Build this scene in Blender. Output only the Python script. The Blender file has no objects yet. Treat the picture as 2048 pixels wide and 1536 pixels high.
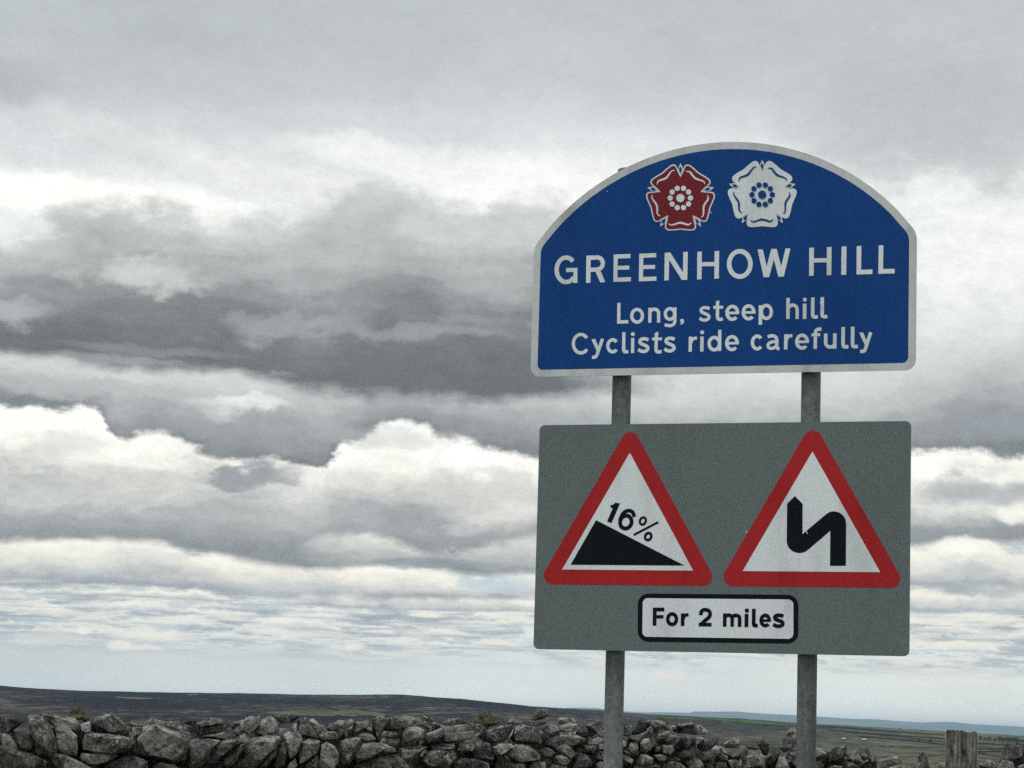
import bpy, bmesh, math, random
from mathutils import Vector, Matrix, noise as mnoise

scene = bpy.context.scene
col = scene.collection
random.seed(7)

# ------------------------------------------------------------------ camera
F_PX, PITCH, ROLL, EYE = 4955.1, 0.1363, 0.0299, 1.50      # solved from the sign's geometry
FW = Vector((0, math.cos(PITCH), math.sin(PITCH)))
R0 = Vector((1, 0, 0)); U0 = R0.cross(FW)
RT = math.cos(ROLL)*R0 + math.sin(ROLL)*U0
UP = -math.sin(ROLL)*R0 + math.cos(ROLL)*U0
HAZE = 5.2e-5
CAM = Vector((0, 0, EYE))
cam_data = bpy.data.cameras.new('camera')
cam = bpy.data.objects.new('camera', cam_data)
cam_data.sensor_width = 36.0
cam_data.lens = 36.0*F_PX/2048.0
cam_data.clip_start = 0.1
cam_data.clip_end = 120000.0
m = Matrix((RT, UP, -FW)).transposed().to_4x4()
m.translation = CAM
cam.matrix_world = m
col.objects.link(cam)
scene.camera = cam

def ray(px, py):
    return (FW + RT*((px-1024)/F_PX) - UP*((py-768)/F_PX)).normalized()
def azel(px, py):
    d = ray(px, py)
    return math.atan2(d.x, d.y), math.asin(d.z)
def on_plane(px, py, p0, n):
    d = ray(px, py)
    return CAM + d*((p0-CAM).dot(n)/d.dot(n))
def lin(c):
    c = c/255.0
    return c/12.92 if c <= 0.04045 else ((c+0.055)/1.055)**2.4
def rgb(r, g, b): return (lin(r), lin(g), lin(b), 1.0)

# ------------------------------------------------------------------ light
SUN_EL, SUN_AZ = math.radians(66), math.radians(218)       # azimuth clockwise from +Y (view direction)
sun_data = bpy.data.lights.new('sun', 'SUN')
sun_data.energy = 1.5
sun_data.angle = math.radians(16)
sun_data.color = (1.0, 0.985, 0.96)
sun = bpy.data.objects.new('sun', sun_data)
sd = Vector((math.sin(SUN_AZ)*math.cos(SUN_EL), math.cos(SUN_AZ)*math.cos(SUN_EL), math.sin(SUN_EL)))
sun.rotation_euler = (-sd).to_track_quat('-Z', 'Y').to_euler()
sun.location = (0, 0, 30)
col.objects.link(sun)
vs = scene.view_settings
vs.view_transform = 'Standard'; vs.look = 'None'; vs.exposure = 0.0; vs.gamma = 1.0
vs.use_curve_mapping = False

# ------------------------------------------------------------------ node helper
class NT:
    def __init__(s, tree): s.t = tree; s.n = tree.nodes; s.l = tree.links
    def put(s, sock, v):
        if isinstance(v, bpy.types.NodeSocket): s.l.new(v, sock)
        elif v is not None:
            try: sock.default_value = v
            except Exception: sock.default_value = (v, v, v) if len(sock.default_value) == 3 else (v, v, v, 1)
    def m(s, op, a, b=None, c=None, clamp=False):
        n = s.n.new('ShaderNodeMath'); n.operation = op; n.use_clamp = clamp
        for i, v in enumerate((a, b, c)):
            if v is not None: s.put(n.inputs[i], v)
        return n.outputs[0]
    def add(s, a, b): return s.m('ADD', a, b)
    def sub(s, a, b): return s.m('SUBTRACT', a, b)
    def mul(s, a, b): return s.m('MULTIPLY', a, b)
    def mad(s, a, b, c): return s.m('MULTIPLY_ADD', a, b, c)
    def vm(s, op, a, b=None, scale=None):
        n = s.n.new('ShaderNodeVectorMath'); n.operation = op
        s.put(n.inputs[0], a)
        if b is not None: s.put(n.inputs[1], b)
        if scale is not None: s.put(n.inputs['Scale'], scale)
        return n.outputs[0]
    def smooth(s, x, a, b, to0=0.0, to1=1.0):
        n = s.n.new('ShaderNodeMapRange'); n.interpolation_type = 'SMOOTHSTEP'
        for i, v in enumerate((x, a, b, to0, to1)): s.put(n.inputs[i], v)
        return n.outputs[0]
    def lerp(s, x, a, b, to0=0.0, to1=1.0):
        n = s.n.new('ShaderNodeMapRange'); n.clamp = True
        for i, v in enumerate((x, a, b, to0, to1)): s.put(n.inputs[i], v)
        return n.outputs[0]
    def noise(s, vec, scale, detail=4.0, rough=0.5, dist=0.0, lac=2.0):
        n = s.n.new('ShaderNodeTexNoise'); n.noise_dimensions = '3D'
        if vec is not None: s.put(n.inputs['Vector'], vec)
        s.put(n.inputs['Scale'], scale); s.put(n.inputs['Detail'], detail)
        s.put(n.inputs['Roughness'], rough); s.put(n.inputs['Distortion'], dist); s.put(n.inputs['Lacunarity'], lac)
        return n
    def voronoi(s, vec, scale, feature='F1', rand=1.0):
        n = s.n.new('ShaderNodeTexVoronoi'); n.feature = feature
        if vec is not None: s.put(n.inputs['Vector'], vec)
        s.put(n.inputs['Scale'], scale); s.put(n.inputs['Randomness'], rand)
        return n
    def sep(s, v):
        n = s.n.new('ShaderNodeSeparateXYZ'); s.put(n.inputs[0], v); return n.outputs
    def comb(s, x, y, z):
        n = s.n.new('ShaderNodeCombineXYZ')
        for i, v in enumerate((x, y, z)): s.put(n.inputs[i], v)
        return n.outputs[0]
    def mix(s, f, a, b, blend='MIX'):
        n = s.n.new('ShaderNodeMix'); n.data_type = 'RGBA'; n.blend_type = blend
        s.put(n.inputs[0], f); s.put(n.inputs[6], a); s.put(n.inputs[7], b)
        return n.outputs[2]
    def ramp(s, x, stops, interp='LINEAR'):
        n = s.n.new('ShaderNodeValToRGB'); cr = n.color_ramp; cr.interpolation = interp
        while len(cr.elements) < len(stops): cr.elements.new(0.5)
        for e, (p, c) in zip(cr.elements, stops): e.position = p; e.color = c
        s.put(n.inputs[0], x); return n.outputs[0]
    def curve(s, x, pts, handle='AUTO'):
        n = s.n.new('ShaderNodeFloatCurve'); mp = n.mapping; mp.use_clip = False
        c = mp.curves[0]
        while len(c.points) < len(pts): c.points.new(0.5, 0.5)
        for p, (a, b) in zip(c.points, pts): p.location = (a, b); p.handle_type = handle
        mp.update(); s.put(n.inputs['Value'], x); s.put(n.inputs['Factor'], 1.0)
        return n.outputs[0]

# ------------------------------------------------------------------ sky
world = bpy.data.worlds.new('World'); scene.world = world; world.use_nodes = True
wt = world.node_tree; wt.nodes.clear(); N = NT(wt)
K = F_PX/1000.0
gen = N.n.new('ShaderNodeTexCoord').outputs['Generated']
dx, dy, dz = N.sep(gen)
U = N.mul(N.m('ARCTAN2', dx, dy), K)             # azimuth and elevation of the sky, in units of about 11.6 degrees
V = N.mul(N.m('ARCSINE', dz), K)
def uv(px, py):
    a, e = azel(px, py); return a*K, e*K

# cloud noise fields, all on the sphere of directions
P1 = N.vm('MULTIPLY', gen, (K, K, K*1.7))
P3 = N.vm('MULTIPLY', gen, (K, K, K*4.0))
w1 = N.sep(N.vm('SUBTRACT', N.noise(P1, 1.7, 2.0, 0.5).outputs['Color'], (.5, .5, .5)))
w2 = N.sep(N.vm('SUBTRACT', N.noise(P1, 5.5, 7.0, 0.56).outputs['Color'], (.5, .5, .5)))
w3 = N.sep(N.vm('SUBTRACT', N.noise(P3, 2.6, 6.0, 0.56, 0.4).outputs['Color'], (.5, .5, .5)))
w4 = N.sep(N.vm('SUBTRACT', N.noise(P1, 17.0, 6.0, 0.66).outputs['Color'], (.5, .5, .5)))

def ucurve(u, pts, which):
    """height of a cloud edge as a function of azimuth, from points seen in the picture"""
    q = []
    for (x, y) in pts:
        a, e = uv(x, y); q.append(((a+1.6)/3.2, e/1.6))
    q = [(0.0, q[0][1])] + q + [(1.0, q[-1][1])]
    return N.mul(N.curve(N.mad(u, 1/3.2, 0.5), q), 1.6)

def cloud(base, top, bot, softT, softB, warp, cols, ncon=0.5, op=1.0, x0=-400, x1=2500, xs=250, warpB=0.35, fine=0.35, stretch=0.0):
    """one bank of cloud: upper and lower outline, soft edges broken up by noise, shaded from its base to its top"""
    wv = N.add(N.mul(w2[0], warp), N.mul(w4[0], warp*fine))
    wu = N.add(N.mul(w2[1], warp*1.2), N.mul(w4[1], warp*fine))
    u2 = N.add(U, wu); vT = N.add(V, wv)
    vB = N.add(V, N.add(N.mul(wv, warpB), N.mul(w3[0], warp*warpB*1.2)))
    T = ucurve(u2, top, 't'); B = ucurve(N.mad(wu, warpB, U), bot, 'b')
    aT = N.smooth(N.sub(T, vT), -softT, softT)
    aB = N.smooth(N.sub(vB, B), -softB, softB)
    t = N.m('DIVIDE', N.sub(V, B), N.m('MAXIMUM', N.sub(T, B), 0.02))
    t = N.add(t, N.mul(N.add(N.mul(w3[1], 1.0+stretch), N.add(N.mul(w2[2], 1.1-stretch*.8), N.add(N.mul(w4[2], 0.55-stretch*.35), N.mul(w1[0], 0.5)))), ncon))
    stops = [(0.04+0.92*i/(len(cols)-1), rgb(*c)) for i, c in enumerate(cols)]
    c = N.ramp(N.m('MAXIMUM', t, 0.0), stops, 'EASE')
    ua, ub = uv(x0, 700)[0], uv(x1, 700)[0]; du = xs/1000.0
    al = N.mul(N.mul(aT, aB), N.mul(N.smooth(u2, ua-du, ua+du), N.smooth(u2, ub+du, ub-du)))
    if op != 1.0: al = N.mul(al, op)
    return N.mix(al, base, c)

def blob(base, x, y, rx, ry, c, op, warp=0.12, slope=0.0, hard=0.0):
    """a soft wisp: paler or darker patch of cloud"""
    u0, v0 = uv(x, y)
    du = N.sub(N.add(U, N.mul(w2[1], warp*1.3)), u0)
    dv = N.add(N.sub(N.add(V, N.add(N.mul(w2[0], warp), N.mul(w4[2], warp*.4))), v0), N.mul(du, slope))
    r = N.add(N.m('POWER', N.m('ABSOLUTE', N.mul(du, 1000.0/rx)), 2.0), N.m('POWER', N.m('ABSOLUTE', N.mul(dv, 1000.0/ry)), 2.0))
    return N.mix(N.mul(N.smooth(r, 1.0, hard), op), base, rgb(*c))

def vy(y): return uv(1024, y)[1]
# high sheet of cloud from the horizon up to the zenith
ramp_pts = [(1470, (255, 253, 248)), (1400, (250, 252, 248)), (1320, (228, 234, 235)), (1230, (198, 208, 214)), (1050, (206, 210, 212)),
            (760, (216, 218, 220)), (560, (232, 234, 235)), (400, (240, 242, 243)), (310, (226, 228, 231)), (190, (202, 206, 210)), (60, (190, 195, 200)), (-400, (186, 191, 198))]
VM = 2.2
stops = [((vy(y)+0.1)/VM, rgb(*c)) for y, c in ramp_pts]
vbend = N.add(V, N.add(N.mul(w1[1], 0.10), N.mul(N.mul(U, -0.05), 1.0)))
base = N.ramp(N.mul(N.add(vbend, 0.1), 1/VM), stops)
# broad uneven brightness of the high sheet, everywhere round the sky
gmul = N.mad(N.add(N.mul(w1[2], 0.35), N.mul(w3[2], 0.22)), 0.75, 1.0)
base = N.mix(1.0, base, N.comb(gmul, gmul, gmul), 'MULTIPLY')
# clear air between the lowest clouds
nish = N.n.new('ShaderNodeTexSky'); nish.sky_type = 'NISHITA'; nish.sun_disc = False
nish.sun_elevation = SUN_EL; nish.sun_rotation = SUN_AZ; nish.altitude = 400.0; nish.dust_density = 2.0
skyblue = N.mix(1.0, nish.outputs[0], (0.10, 0.10, 0.10, 1), 'MULTIPLY')
base = N.mix(0.10, base, skyblue)
c = base
# wisps in the high sheet
c = blob(c, 20, 160, 130, 60, (176, 182, 189), .9, .08)
c = blob(c, 1900, 230, 420, 170, (180, 185, 190), .85, .25)
c = blob(c, 1750, 60, 700, 90, (188, 193, 198), .55, .25)
c = blob(c, 1120, 130, 330, 40, (190, 194, 199), .6, .15)
c = blob(c, 950, 60, 420, 40, (190, 195, 200), .5, .15)
c = blob(c, 330, 310, 420, 60, (214, 217, 221), .8, .12, .24)
c = blob(c, 120, 385, 460, 52, (255, 255, 252), .98, .07, .05)
c = blob(c, 640, 390, 420, 60, (230, 232, 234), .8, .1, .2)
c = blob(c, 850, 330, 420, 60, (246, 247, 248), .6, .14, .1)
c = blob(c, 1150, 400, 330, 120, (248, 249, 249), .6, .14)
c = blob(c, 1990, 520, 260, 140, (242, 244, 244), .8, .2)
c = blob(c, 1960, 650, 240, 50, (226, 229, 231), .6, .1)

# lowest rows of flat-based cumulus, smaller and thinner towards the horizon
def row(base, ypx, H, freq, seed, cols, cover, op):
    v0 = vy(ypx)
    nn = N.noise(N.comb(N.mul(U, freq), N.mul(V, freq*.35), seed*7.3), 1.0, 4.0, .58).outputs['Fac']
    tilt = N.mul(U, -.006)
    B = N.add(N.add(v0, tilt), N.mul(w3[0], H*.5))
    hgt = N.mul(N.smooth(nn, cover, cover+.26), H)
    vv = N.add(V, N.add(N.mul(w4[0], H*.7), N.mul(w2[0], H*.45)))
    aT = N.smooth(N.sub(N.add(B, hgt), vv), -H*.22, H*.22)
    aB = N.smooth(N.sub(N.add(V, N.mul(w4[1], H*.22)), B), -H*.05, H*.09)
    t = N.add(N.m('DIVIDE', N.sub(V, B), N.m('MAXIMUM', hgt, H*.12)), N.add(N.mul(w4[2], .9), N.mul(w2[2], .5)))
    cc_ = N.ramp(N.m('MAXIMUM', t, 0.0), [(.02, rgb(*cols[0])), (.35, rgb(*cols[1])), (.75, rgb(*cols[2]))], 'EASE')
    return N.mix(N.mul(N.mul(aT, aB), op), base, cc_)
PH = N.vm('MULTIPLY', gen, (K, K, K*7.0))
h1s = N.sep(N.noise(PH, 4.2, 6.0, 0.58, 0.5).outputs['Color'])
zone = N.mul(N.smooth(V, vy(1345), vy(1285)), N.smooth(V, vy(1050), vy(1120)))
c = N.mix(N.mul(N.mul(N.smooth(h1s[0], .42, .58), zone), .85), c, rgb(166, 175, 184))
c = N.mix(N.mul(N.mul(N.smooth(h1s[1], .46, .60), zone), .8), c, rgb(222, 224, 222))
h2s = N.sep(N.noise(PH, 10.0, 6.0, 0.62, 0.4).outputs['Color'])
c = N.mix(N.mul(N.mul(N.smooth(h2s[0], .50, .60), zone), .75), c, rgb(164, 174, 183))
c = N.mix(N.mul(N.mul(N.smooth(h2s[1], .52, .60), zone), .75), c, rgb(238, 237, 231))
GB = [((196, 207, 212), (222, 226, 225), (240, 239, 232)), ((182, 192, 199), (216, 219, 219), (244, 241, 232)), ((170, 179, 186), (210, 212, 211), (247, 244, 234))]
c = row(c, 1312, .014, 9.0, 11, GB[0], .50, .6)
c = row(c, 1288, .018, 8.0, 12, GB[0], .48, .75)
c = row(c, 1264, .022, 7.0, 13, GB[1], .47, .8)
c = row(c, 1240, .026, 6.0, 14, GB[1], .46, .85)
c = row(c, 1322, .016, 5.0, 1, GB[0], .50, .65)
c = row(c, 1300, .020, 4.5, 2, GB[0], .46, .85)
c = row(c, 1276, .024, 4.0, 3, GB[1], .44, .9)
c = row(c, 1252, .028, 3.6, 4, GB[1], .42, .92)
c = row(c, 1226, .036, 3.0, 5, GB[2], .40, .95)
c = row(c, 1198, .060, 2.4, 6, GB[2], .34, .97)
for (x, y, rx, ry, cc0, op) in [(100, 1278, 110, 15, (226, 226, 222), .7), (172, 1262, 22, 13, (250, 246, 234), .85), (250, 1258, 90, 9, (240, 238, 231), .75), (300, 1272, 95, 12, (244, 240, 230), .85),
        (242, 1292, 34, 13, (248, 243, 231), .85), (290, 1298, 55, 7, (244, 239, 230), .7), (360, 1244, 90, 10, (236, 234, 228), .7), (540, 1262, 60, 12, (240, 237, 229), .8), (450, 1228, 60, 12, (236, 235, 230), .7),
        (705, 1290, 26, 10, (244, 240, 231), .8), (985, 1291, 50, 8, (246, 241, 231), .8), (800, 1275, 50, 7, (240, 237, 230), .7), (150, 1226, 120, 9, (232, 231, 226), .7), (1340, 1348, 46, 10, (244, 238, 230), .7),
        (1830, 1368, 26, 8, (250, 242, 232), .8), (1900, 1290, 110, 10, (244, 240, 231), .8), (1880, 1342, 50, 8, (238, 236, 230), .7), (1960, 1238, 120, 12, (240, 237, 229), .75), (820, 1236, 150, 7, (158, 168, 177), .8)]:
    c = blob(c, x, y, rx, ry, cc0, op, .035, 0.0, .1)
# row of bright cumulus lit from the front, with a flat grey foot
c = cloud(c, [(-300,1060),(0,1060),(280,1065),(420,1100),(640,1118),(830,1150),(960,1160),(1060,1130),(1300,1120),(1850,1095),(1940,1070),(2010,1092),(2300,1100)],
          [(-300,1168),(0,1152),(200,1156),(360,1162),(480,1185),(700,1196),(1060,1195),(1500,1190),(1850,1172),(2300,1170)],
          .014, .012, .10, [(168,173,178), (198,201,202), (226,225,220), (244,241,232), (252,249,240)], .75, .97, fine=.6)
c = blob(c, 985, 1160, 90, 20, (194, 212, 221), .75, .08)
c = cloud(c, [(-200,1152),(0,1160),(200,1154),(400,1166),(640,1188),(900,1212)], [(-200,1164),(0,1171),(200,1166),(400,1178),(640,1200),(900,1222)],
          .006, .006, .03, [(140,149,158), (172,178,184), (196,200,203)], .6, .8, -300, 560, 160)
c = cloud(c, [(560,1190),(700,1150),(800,1138),(900,1150),(1060,1190)], [(560,1204),(700,1202),(800,1203),(900,1202),(1060,1206)],
          .012, .008, .07, [(164,170,176), (214,214,211), (240,237,229), (252,249,241)], .8, .95, 730, 930, 40, fine=.8)
# grey bank under the white cumulus: dark flat base
c = cloud(c, [(-300,980),(0,985),(250,990),(450,985),(700,980),(900,985),(1060,980),(1400,985),(1850,990),(2300,1000)],
          [(-300,1090),(0,1080),(240,1084),(380,1102),(520,1130),(640,1138),(760,1132),(840,1122),(930,1144),(1060,1142),(1400,1100),(1850,1090),(1900,1075),(2048,1085),(2300,1085)],
          .05, .010, .08, [(132,137,143), (143,148,153), (160,164,167), (188,190,191), (212,213,212)], .6, .98, stretch=.4, fine=.6)
c = cloud(c, [(560,1092),(700,1068),(860,1098),(1000,1088),(1060,1082)], [(560,1128),(700,1136),(860,1118),(1000,1140),(1060,1146)],
          .014, .010, .07, [(160,165,170), (192,194,194), (222,222,218), (240,238,232)], .7, .85, 660, 1300, 100, fine=.7)
c = blob(c, 850, 1128, 130, 12, (140, 148, 156), .8, .04)
# bright cumulus lit from the front, its top cut off by the dark bank above
c = cloud(c, [(-300,790),(0,800),(200,800),(320,840),(480,870),(640,900),(760,830),(860,810),(960,860),(1060,880),(1300,880),(1850,890),(2300,900)],
          [(-300,1005),(0,1000),(250,1020),(450,1015),(700,1020),(900,1060),(1060,1075),(1400,1040),(1850,1050),(2300,1050)],
          .02, .07, .12, [(156,161,166), (192,194,194), (220,220,217), (242,241,236), (255,254,250), (255,255,252)], .85, .98, fine=.7)
c = blob(c, 490, 955, 130, 36, (144, 150, 157), .9, .16, hard=.15)
c = blob(c, 200, 965, 260, 34, (200, 201, 200), .65, .14)
c = blob(c, 130, 880, 110, 30, (214, 215, 213), .6, .14)
c = blob(c, 960, 985, 160, 50, (188, 190, 190), .6, .16)
c = blob(c, 1960, 985, 170, 36, (150, 157, 165), .75, .1)
c = blob(c, 2030, 1030, 55, 24, (250, 249, 244), .85, .07)
c = blob(c, 1940, 1105, 75, 34, (250, 248, 240), .85, .10)
c = blob(c, 1960, 1180, 140, 16, (164, 171, 178), .75, .06)
# dark flat-based bank with the notched lower edge
c = cloud(c, [(-300,700),(0,715),(300,745),(560,760),(800,770),(1060,775),(1400,790),(1850,740),(1960,700),(2300,650)],
          [(-300,800),(0,803),(130,806),(190,812),(222,850),(246,872),(290,862),(345,878),(400,902),(470,915),(560,922),(615,930),(640,936),(672,905),(705,880),(760,852),(840,838),(900,862),(980,892),(1060,905),(1400,915),(1850,912),(2300,925)],
          .05, .010, .06, [(124,129,133), (146,150,154), (166,170,174), (186,189,191), (202,204,205)], .5, .99, warpB=.9, fine=.9)
c = blob(c, 520, 870, 200, 55, (152, 157, 160), .55, .12)
c = blob(c, 505, 812, 120, 24, (240, 242, 242), .7, .14)
c = blob(c, 430, 822, 90, 26, (206, 209, 211), .5, .14)
c = blob(c, 800, 870, 160, 40, (190, 194, 196), .55, .14)
c = blob(c, 120, 770, 260, 26, (180, 184, 186), .75, .1)
# the great dark bank
c = cloud(c, [(-300,500),(0,472),(100,432),(180,412),(260,408),(340,425),(440,446),(560,440),(640,424),(740,396),(800,370),(850,392),(930,405),(1060,405),(1200,440),(1500,600),(1900,690),(2300,700)],
          [(-300,690),(0,704),(110,712),(260,735),(420,738),(540,765),(680,790),(820,798),(960,800),(1060,792),(1300,790),(1900,900),(2300,900)],
          .032, .020, .16, [(104,108,113), (110,114,119), (122,126,130), (143,146,149), (166,170,173), (182,185,188), (198,201,203)], .5, .98, -600, 1230, 150, warpB=.35, fine=.6, stretch=.2)
c = blob(c, 270, 545, 150, 66, (206, 209, 211), .85, .24)
c = blob(c, 10, 625, 110, 34, (182, 186, 189), .75, .14)
c = blob(c, 600, 650, 190, 38, (160, 165, 168), .75, .18)
c = blob(c, 860, 668, 230, 16, (152, 158, 162), .75, .08)
c = blob(c, 300, 695, 230, 12, (142, 148, 154), .6, .06)
c = blob(c, 250, 712, 160, 12, (162, 166, 169), .7, .06)
c = blob(c, 780, 425, 150, 40, (196, 199, 201), .7, .2, -.25)
c = blob(c, 1960, 850, 210, 56, (146, 152, 160), .75, .14)

# fine broken texture of the cloud and the overall neutral daylight tone
w5 = N.sub(N.noise(P1, 46.0, 4.0, 0.7).outputs['Fac'], .5)
tex = N.add(N.mul(w4[1], .34), N.add(N.mul(w5, .24), N.mul(w2[1], .16)))
tex = N.mul(tex, N.mul(N.smooth(V, vy(1380), vy(1200)), N.smooth(V, vy(120), vy(480), .45, 1.0)))
tex = N.add(tex, 1.0)
c = N.mix(1.0, c, N.comb(tex, tex, tex), 'MULTIPLY')
lowb = N.smooth(V, vy(1350), vy(1440), 1.0, 1.22)
c = N.mix(1.0, c, N.comb(N.mul(lowb, 1.10), N.mul(lowb, 1.10), N.mul(lowb, 1.055)), 'MULTIPLY')
bg = N.n.new('ShaderNodeBackground'); N.put(bg.inputs['Color'], c); bg.inputs['Strength'].default_value = 1.0
wo = N.n.new('ShaderNodeOutputWorld'); N.l.new(bg.outputs[0], wo.inputs[0])
world.cycles.sampling_method = 'MANUAL'; world.cycles.sample_map_resolution = 256
scene.cycles.use_adaptive_sampling = True
scene.cycles.adaptive_threshold = 0.021
scene.cycles.adaptive_min_samples = 8
scene.cycles.use_denoising = False
scene.cycles.volume_bounces = 2
scene.cycles.max_bounces = 6
# ------------------------------------------------------------------ object helpers
def link(name, me, parent=None, **props):
    o = bpy.data.objects.new(name, me); col.objects.link(o)
    if parent is not None:
        o.parent = parent
    for k, v in props.items(): o[k] = v
    return o
def empty(name, loc=(0, 0, 0), **props):
    o = link(name, None, None, **props); o.location = loc; o.empty_display_size = 0.2
    return o
def mesh(name, verts, faces, mat, smooth=False):
    me = bpy.data.meshes.new(name); me.from_pydata([tuple(v) for v in verts], [], faces)
    me.materials.append(mat)
    if smooth: me.polygons.foreach_set('use_smooth', [True]*len(me.polygons))
    me.update(); return me
def bm_mesh(name, bm, mat, smooth=False):
    me = bpy.data.meshes.new(name); bm.to_mesh(me); bm.free(); me.materials.append(mat)
    if smooth: me.polygons.foreach_set('use_smooth', [True]*len(me.polygons))
    return me
def new_mat(name):
    mt = bpy.data.materials.new(name); mt.use_nodes = True
    t = mt.node_tree; t.nodes.clear(); n = NT(t)
    b = n.n.new('ShaderNodeBsdfPrincipled'); o = n.n.new('ShaderNodeOutputMaterial'); n.l.new(b.outputs[0], o.inputs[0])
    return mt, n, b
def bump(n, b, h, strength, dist):
    bp = n.n.new('ShaderNodeBump'); n.put(bp.inputs['Height'], h); bp.inputs['Strength'].default_value = strength
    bp.inputs['Distance'].default_value = dist; n.l.new(bp.outputs[0], b.inputs['Normal'])
def catmull(pts, k=8):
    out = []; P = [pts[0]] + list(pts) + [pts[-1]]
    for i in range(1, len(P)-2):
        p0, p1, p2, p3 = P[i-1], P[i], P[i+1], P[i+2]
        for j in range(k):
            t = j/k
            out.append(tuple(0.5*((2*p1[q]) + (-p0[q]+p2[q])*t + (2*p0[q]-5*p1[q]+4*p2[q]-p3[q])*t*t + (-p0[q]+3*p1[q]-3*p2[q]+p3[q])*t**3) for q in (0, 1)))
    out.append(tuple(pts[-1])); return out

# ------------------------------------------------------------------ materials
def paint(name, c, rough=0.45, speck=0.10, dirt=0.25, spec=0.12):
    """retroreflective sheeting: fine beaded grain and a little road dirt"""
    mt, n, b = new_mat(name)
    pos = n.n.new('ShaderNodeNewGeometry').outputs['Position']
    g = n.noise(pos, 150.0, 3.0, 0.75).outputs['Fac']
    d = n.noise(n.vm('MULTIPLY', pos, (1, 1, .35)), 5.0, 6.0, 0.62).outputs['Fac']
    k = n.mad(n.sub(g, .5), speck*6.0, 1.0)
    k2 = n.smooth(d, .42, .72, 1.0, 1.0-dirt)
    k = n.mul(k, k2)
    n.put(b.inputs['Base Color'], n.mix(1.0, (*c, 1), n.comb(k, k, k), 'MULTIPLY'))
    n.put(b.inputs['Roughness'], n.lerp(d, .3, .7, rough, rough+.2))
    b.inputs['Specular IOR Level'].default_value = spec
    return mt
M_WHITE = paint('white_sheeting', (.85, .90, .92))
M_BORDER = paint('border_sheeting', (.66, .69, .69), dirt=.36)
M_BLUE = paint('blue_sheeting', (.008, .064, .258), speck=.16, dirt=.15)
M_ROSE = paint('rose_red', (.22, .024, .036), dirt=.12)
M_RED = paint('warning_red', (.47, .026, .030), dirt=.2)
M_BLACK = paint('black_sheeting', (.010, .013, .017), dirt=.0, speck=.2, spec=.05)
M_GREY = paint('grey_sheeting', (.158, .192, .192), speck=.22, dirt=.08)
def galv():
    mt, n, b = new_mat('galvanised_steel')
    pos = n.n.new('ShaderNodeNewGeometry').outputs['Position']
    v = n.voronoi(pos, 60.0).outputs['Color']; vv = n.sep(v)[0]
    s = n.noise(n.vm('MULTIPLY', pos, (1, 1, .25)), 9.0, 6.0, .6).outputs['Fac']
    f = n.noise(pos, 130.0, 3.0, .6).outputs['Fac']
    k = n.add(n.mul(vv, .10), n.add(n.mul(s, .65), n.mul(f, .30)))
    n.put(b.inputs['Base Color'], n.ramp(k, [(.32, (.060, .070, .072, 1)), (.48, (.135, .155, .155, 1)), (.60, (.22, .24, .235, 1)), (.74, (.42, .43, .42, 1))]))
    b.inputs['Metallic'].default_value = .25
    n.put(b.inputs['Roughness'], n.lerp(f, .3, .7, .55, .75))
    bump(n, b, f, .2, .002)
    return mt
M_GALV = galv()

def stone_mat():
    mt, n, b = new_mat('weathered_stone')
    oi = n.n.new('ShaderNodeObjectInfo').outputs
    pos = n.n.new('ShaderNodeNewGeometry').outputs
    rnd = oi['Random']
    p = n.vm('ADD', pos['Position'], n.comb(n.mul(rnd, 37.0), n.mul(rnd, 11.0), n.mul(rnd, 23.0)))
    big = n.noise(p, 6.0, 5.0, .6).outputs['Fac']
    mid = n.noise(p, 22.0, 6.0, .65, .6).outputs['Fac']
    fine = n.noise(p, 90.0, 5.0, .7).outputs['Fac']
    k = n.add(n.mul(big, .55), n.add(n.mul(mid, .75), n.mul(fine, .5)))
    k = n.add(n.sub(k, .38), n.mul(n.sub(rnd, .5), .24))
    base = n.ramp(k, [(.32, (.022, .022, .023, 1)), (.44, (.090, .088, .083, 1)), (.54, (.185, .180, .165, 1)), (.64, (.34, .33, .30, 1)), (.78, (.54, .53, .49, 1))])
    # warm ochre and green algae stains
    al = n.noise(p, 9.0, 5.0, .6).outputs['Fac']
    base = n.mix(n.smooth(al, .52, .70, 0, .5), base, (.11, .105, .045, 1))
    # crust of pale lichen, mostly on upward faces
    up = n.sep(pos['Normal'])[2]
    lv = n.add(n.noise(p, 28.0, 6.0, .68, 1.2).outputs['Fac'], n.mul(up, .07))
    lich = n.mul(n.smooth(lv, .55, .61), n.smooth(n.noise(p, 5.0, 2.0, .5).outputs['Fac'], .42, .56))
    base = n.mix(n.mul(lich, .8), base, (.42, .425, .385, 1))
    sp = n.smooth(n.voronoi(p, 26.0).outputs['Distance'], .20, .10)
    base = n.mix(n.mul(n.mul(sp, n.smooth(n.noise(p, 7.0, 2.0).outputs['Fac'], .60, .66)), .85), base, (.50, .51, .47, 1))
    # dark crust
    dk = n.smooth(n.noise(p, 17.0, 6.0, .7, .8).outputs['Fac'], .56, .62)
    base = n.mix(n.mul(dk, .8), base, (.022, .022, .022, 1))
    n.put(b.inputs['Base Color'], base)
    n.put(b.inputs['Roughness'], .93); b.inputs['Specular IOR Level'].default_value = .2
    h = n.add(n.mul(big, .8), n.add(n.mul(mid, .55), n.add(n.mul(fine, .28), n.mul(lich, .10))))
    bump(n, b, h, 1.0, .03)
    return mt
M_STONE = stone_mat()

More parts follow.
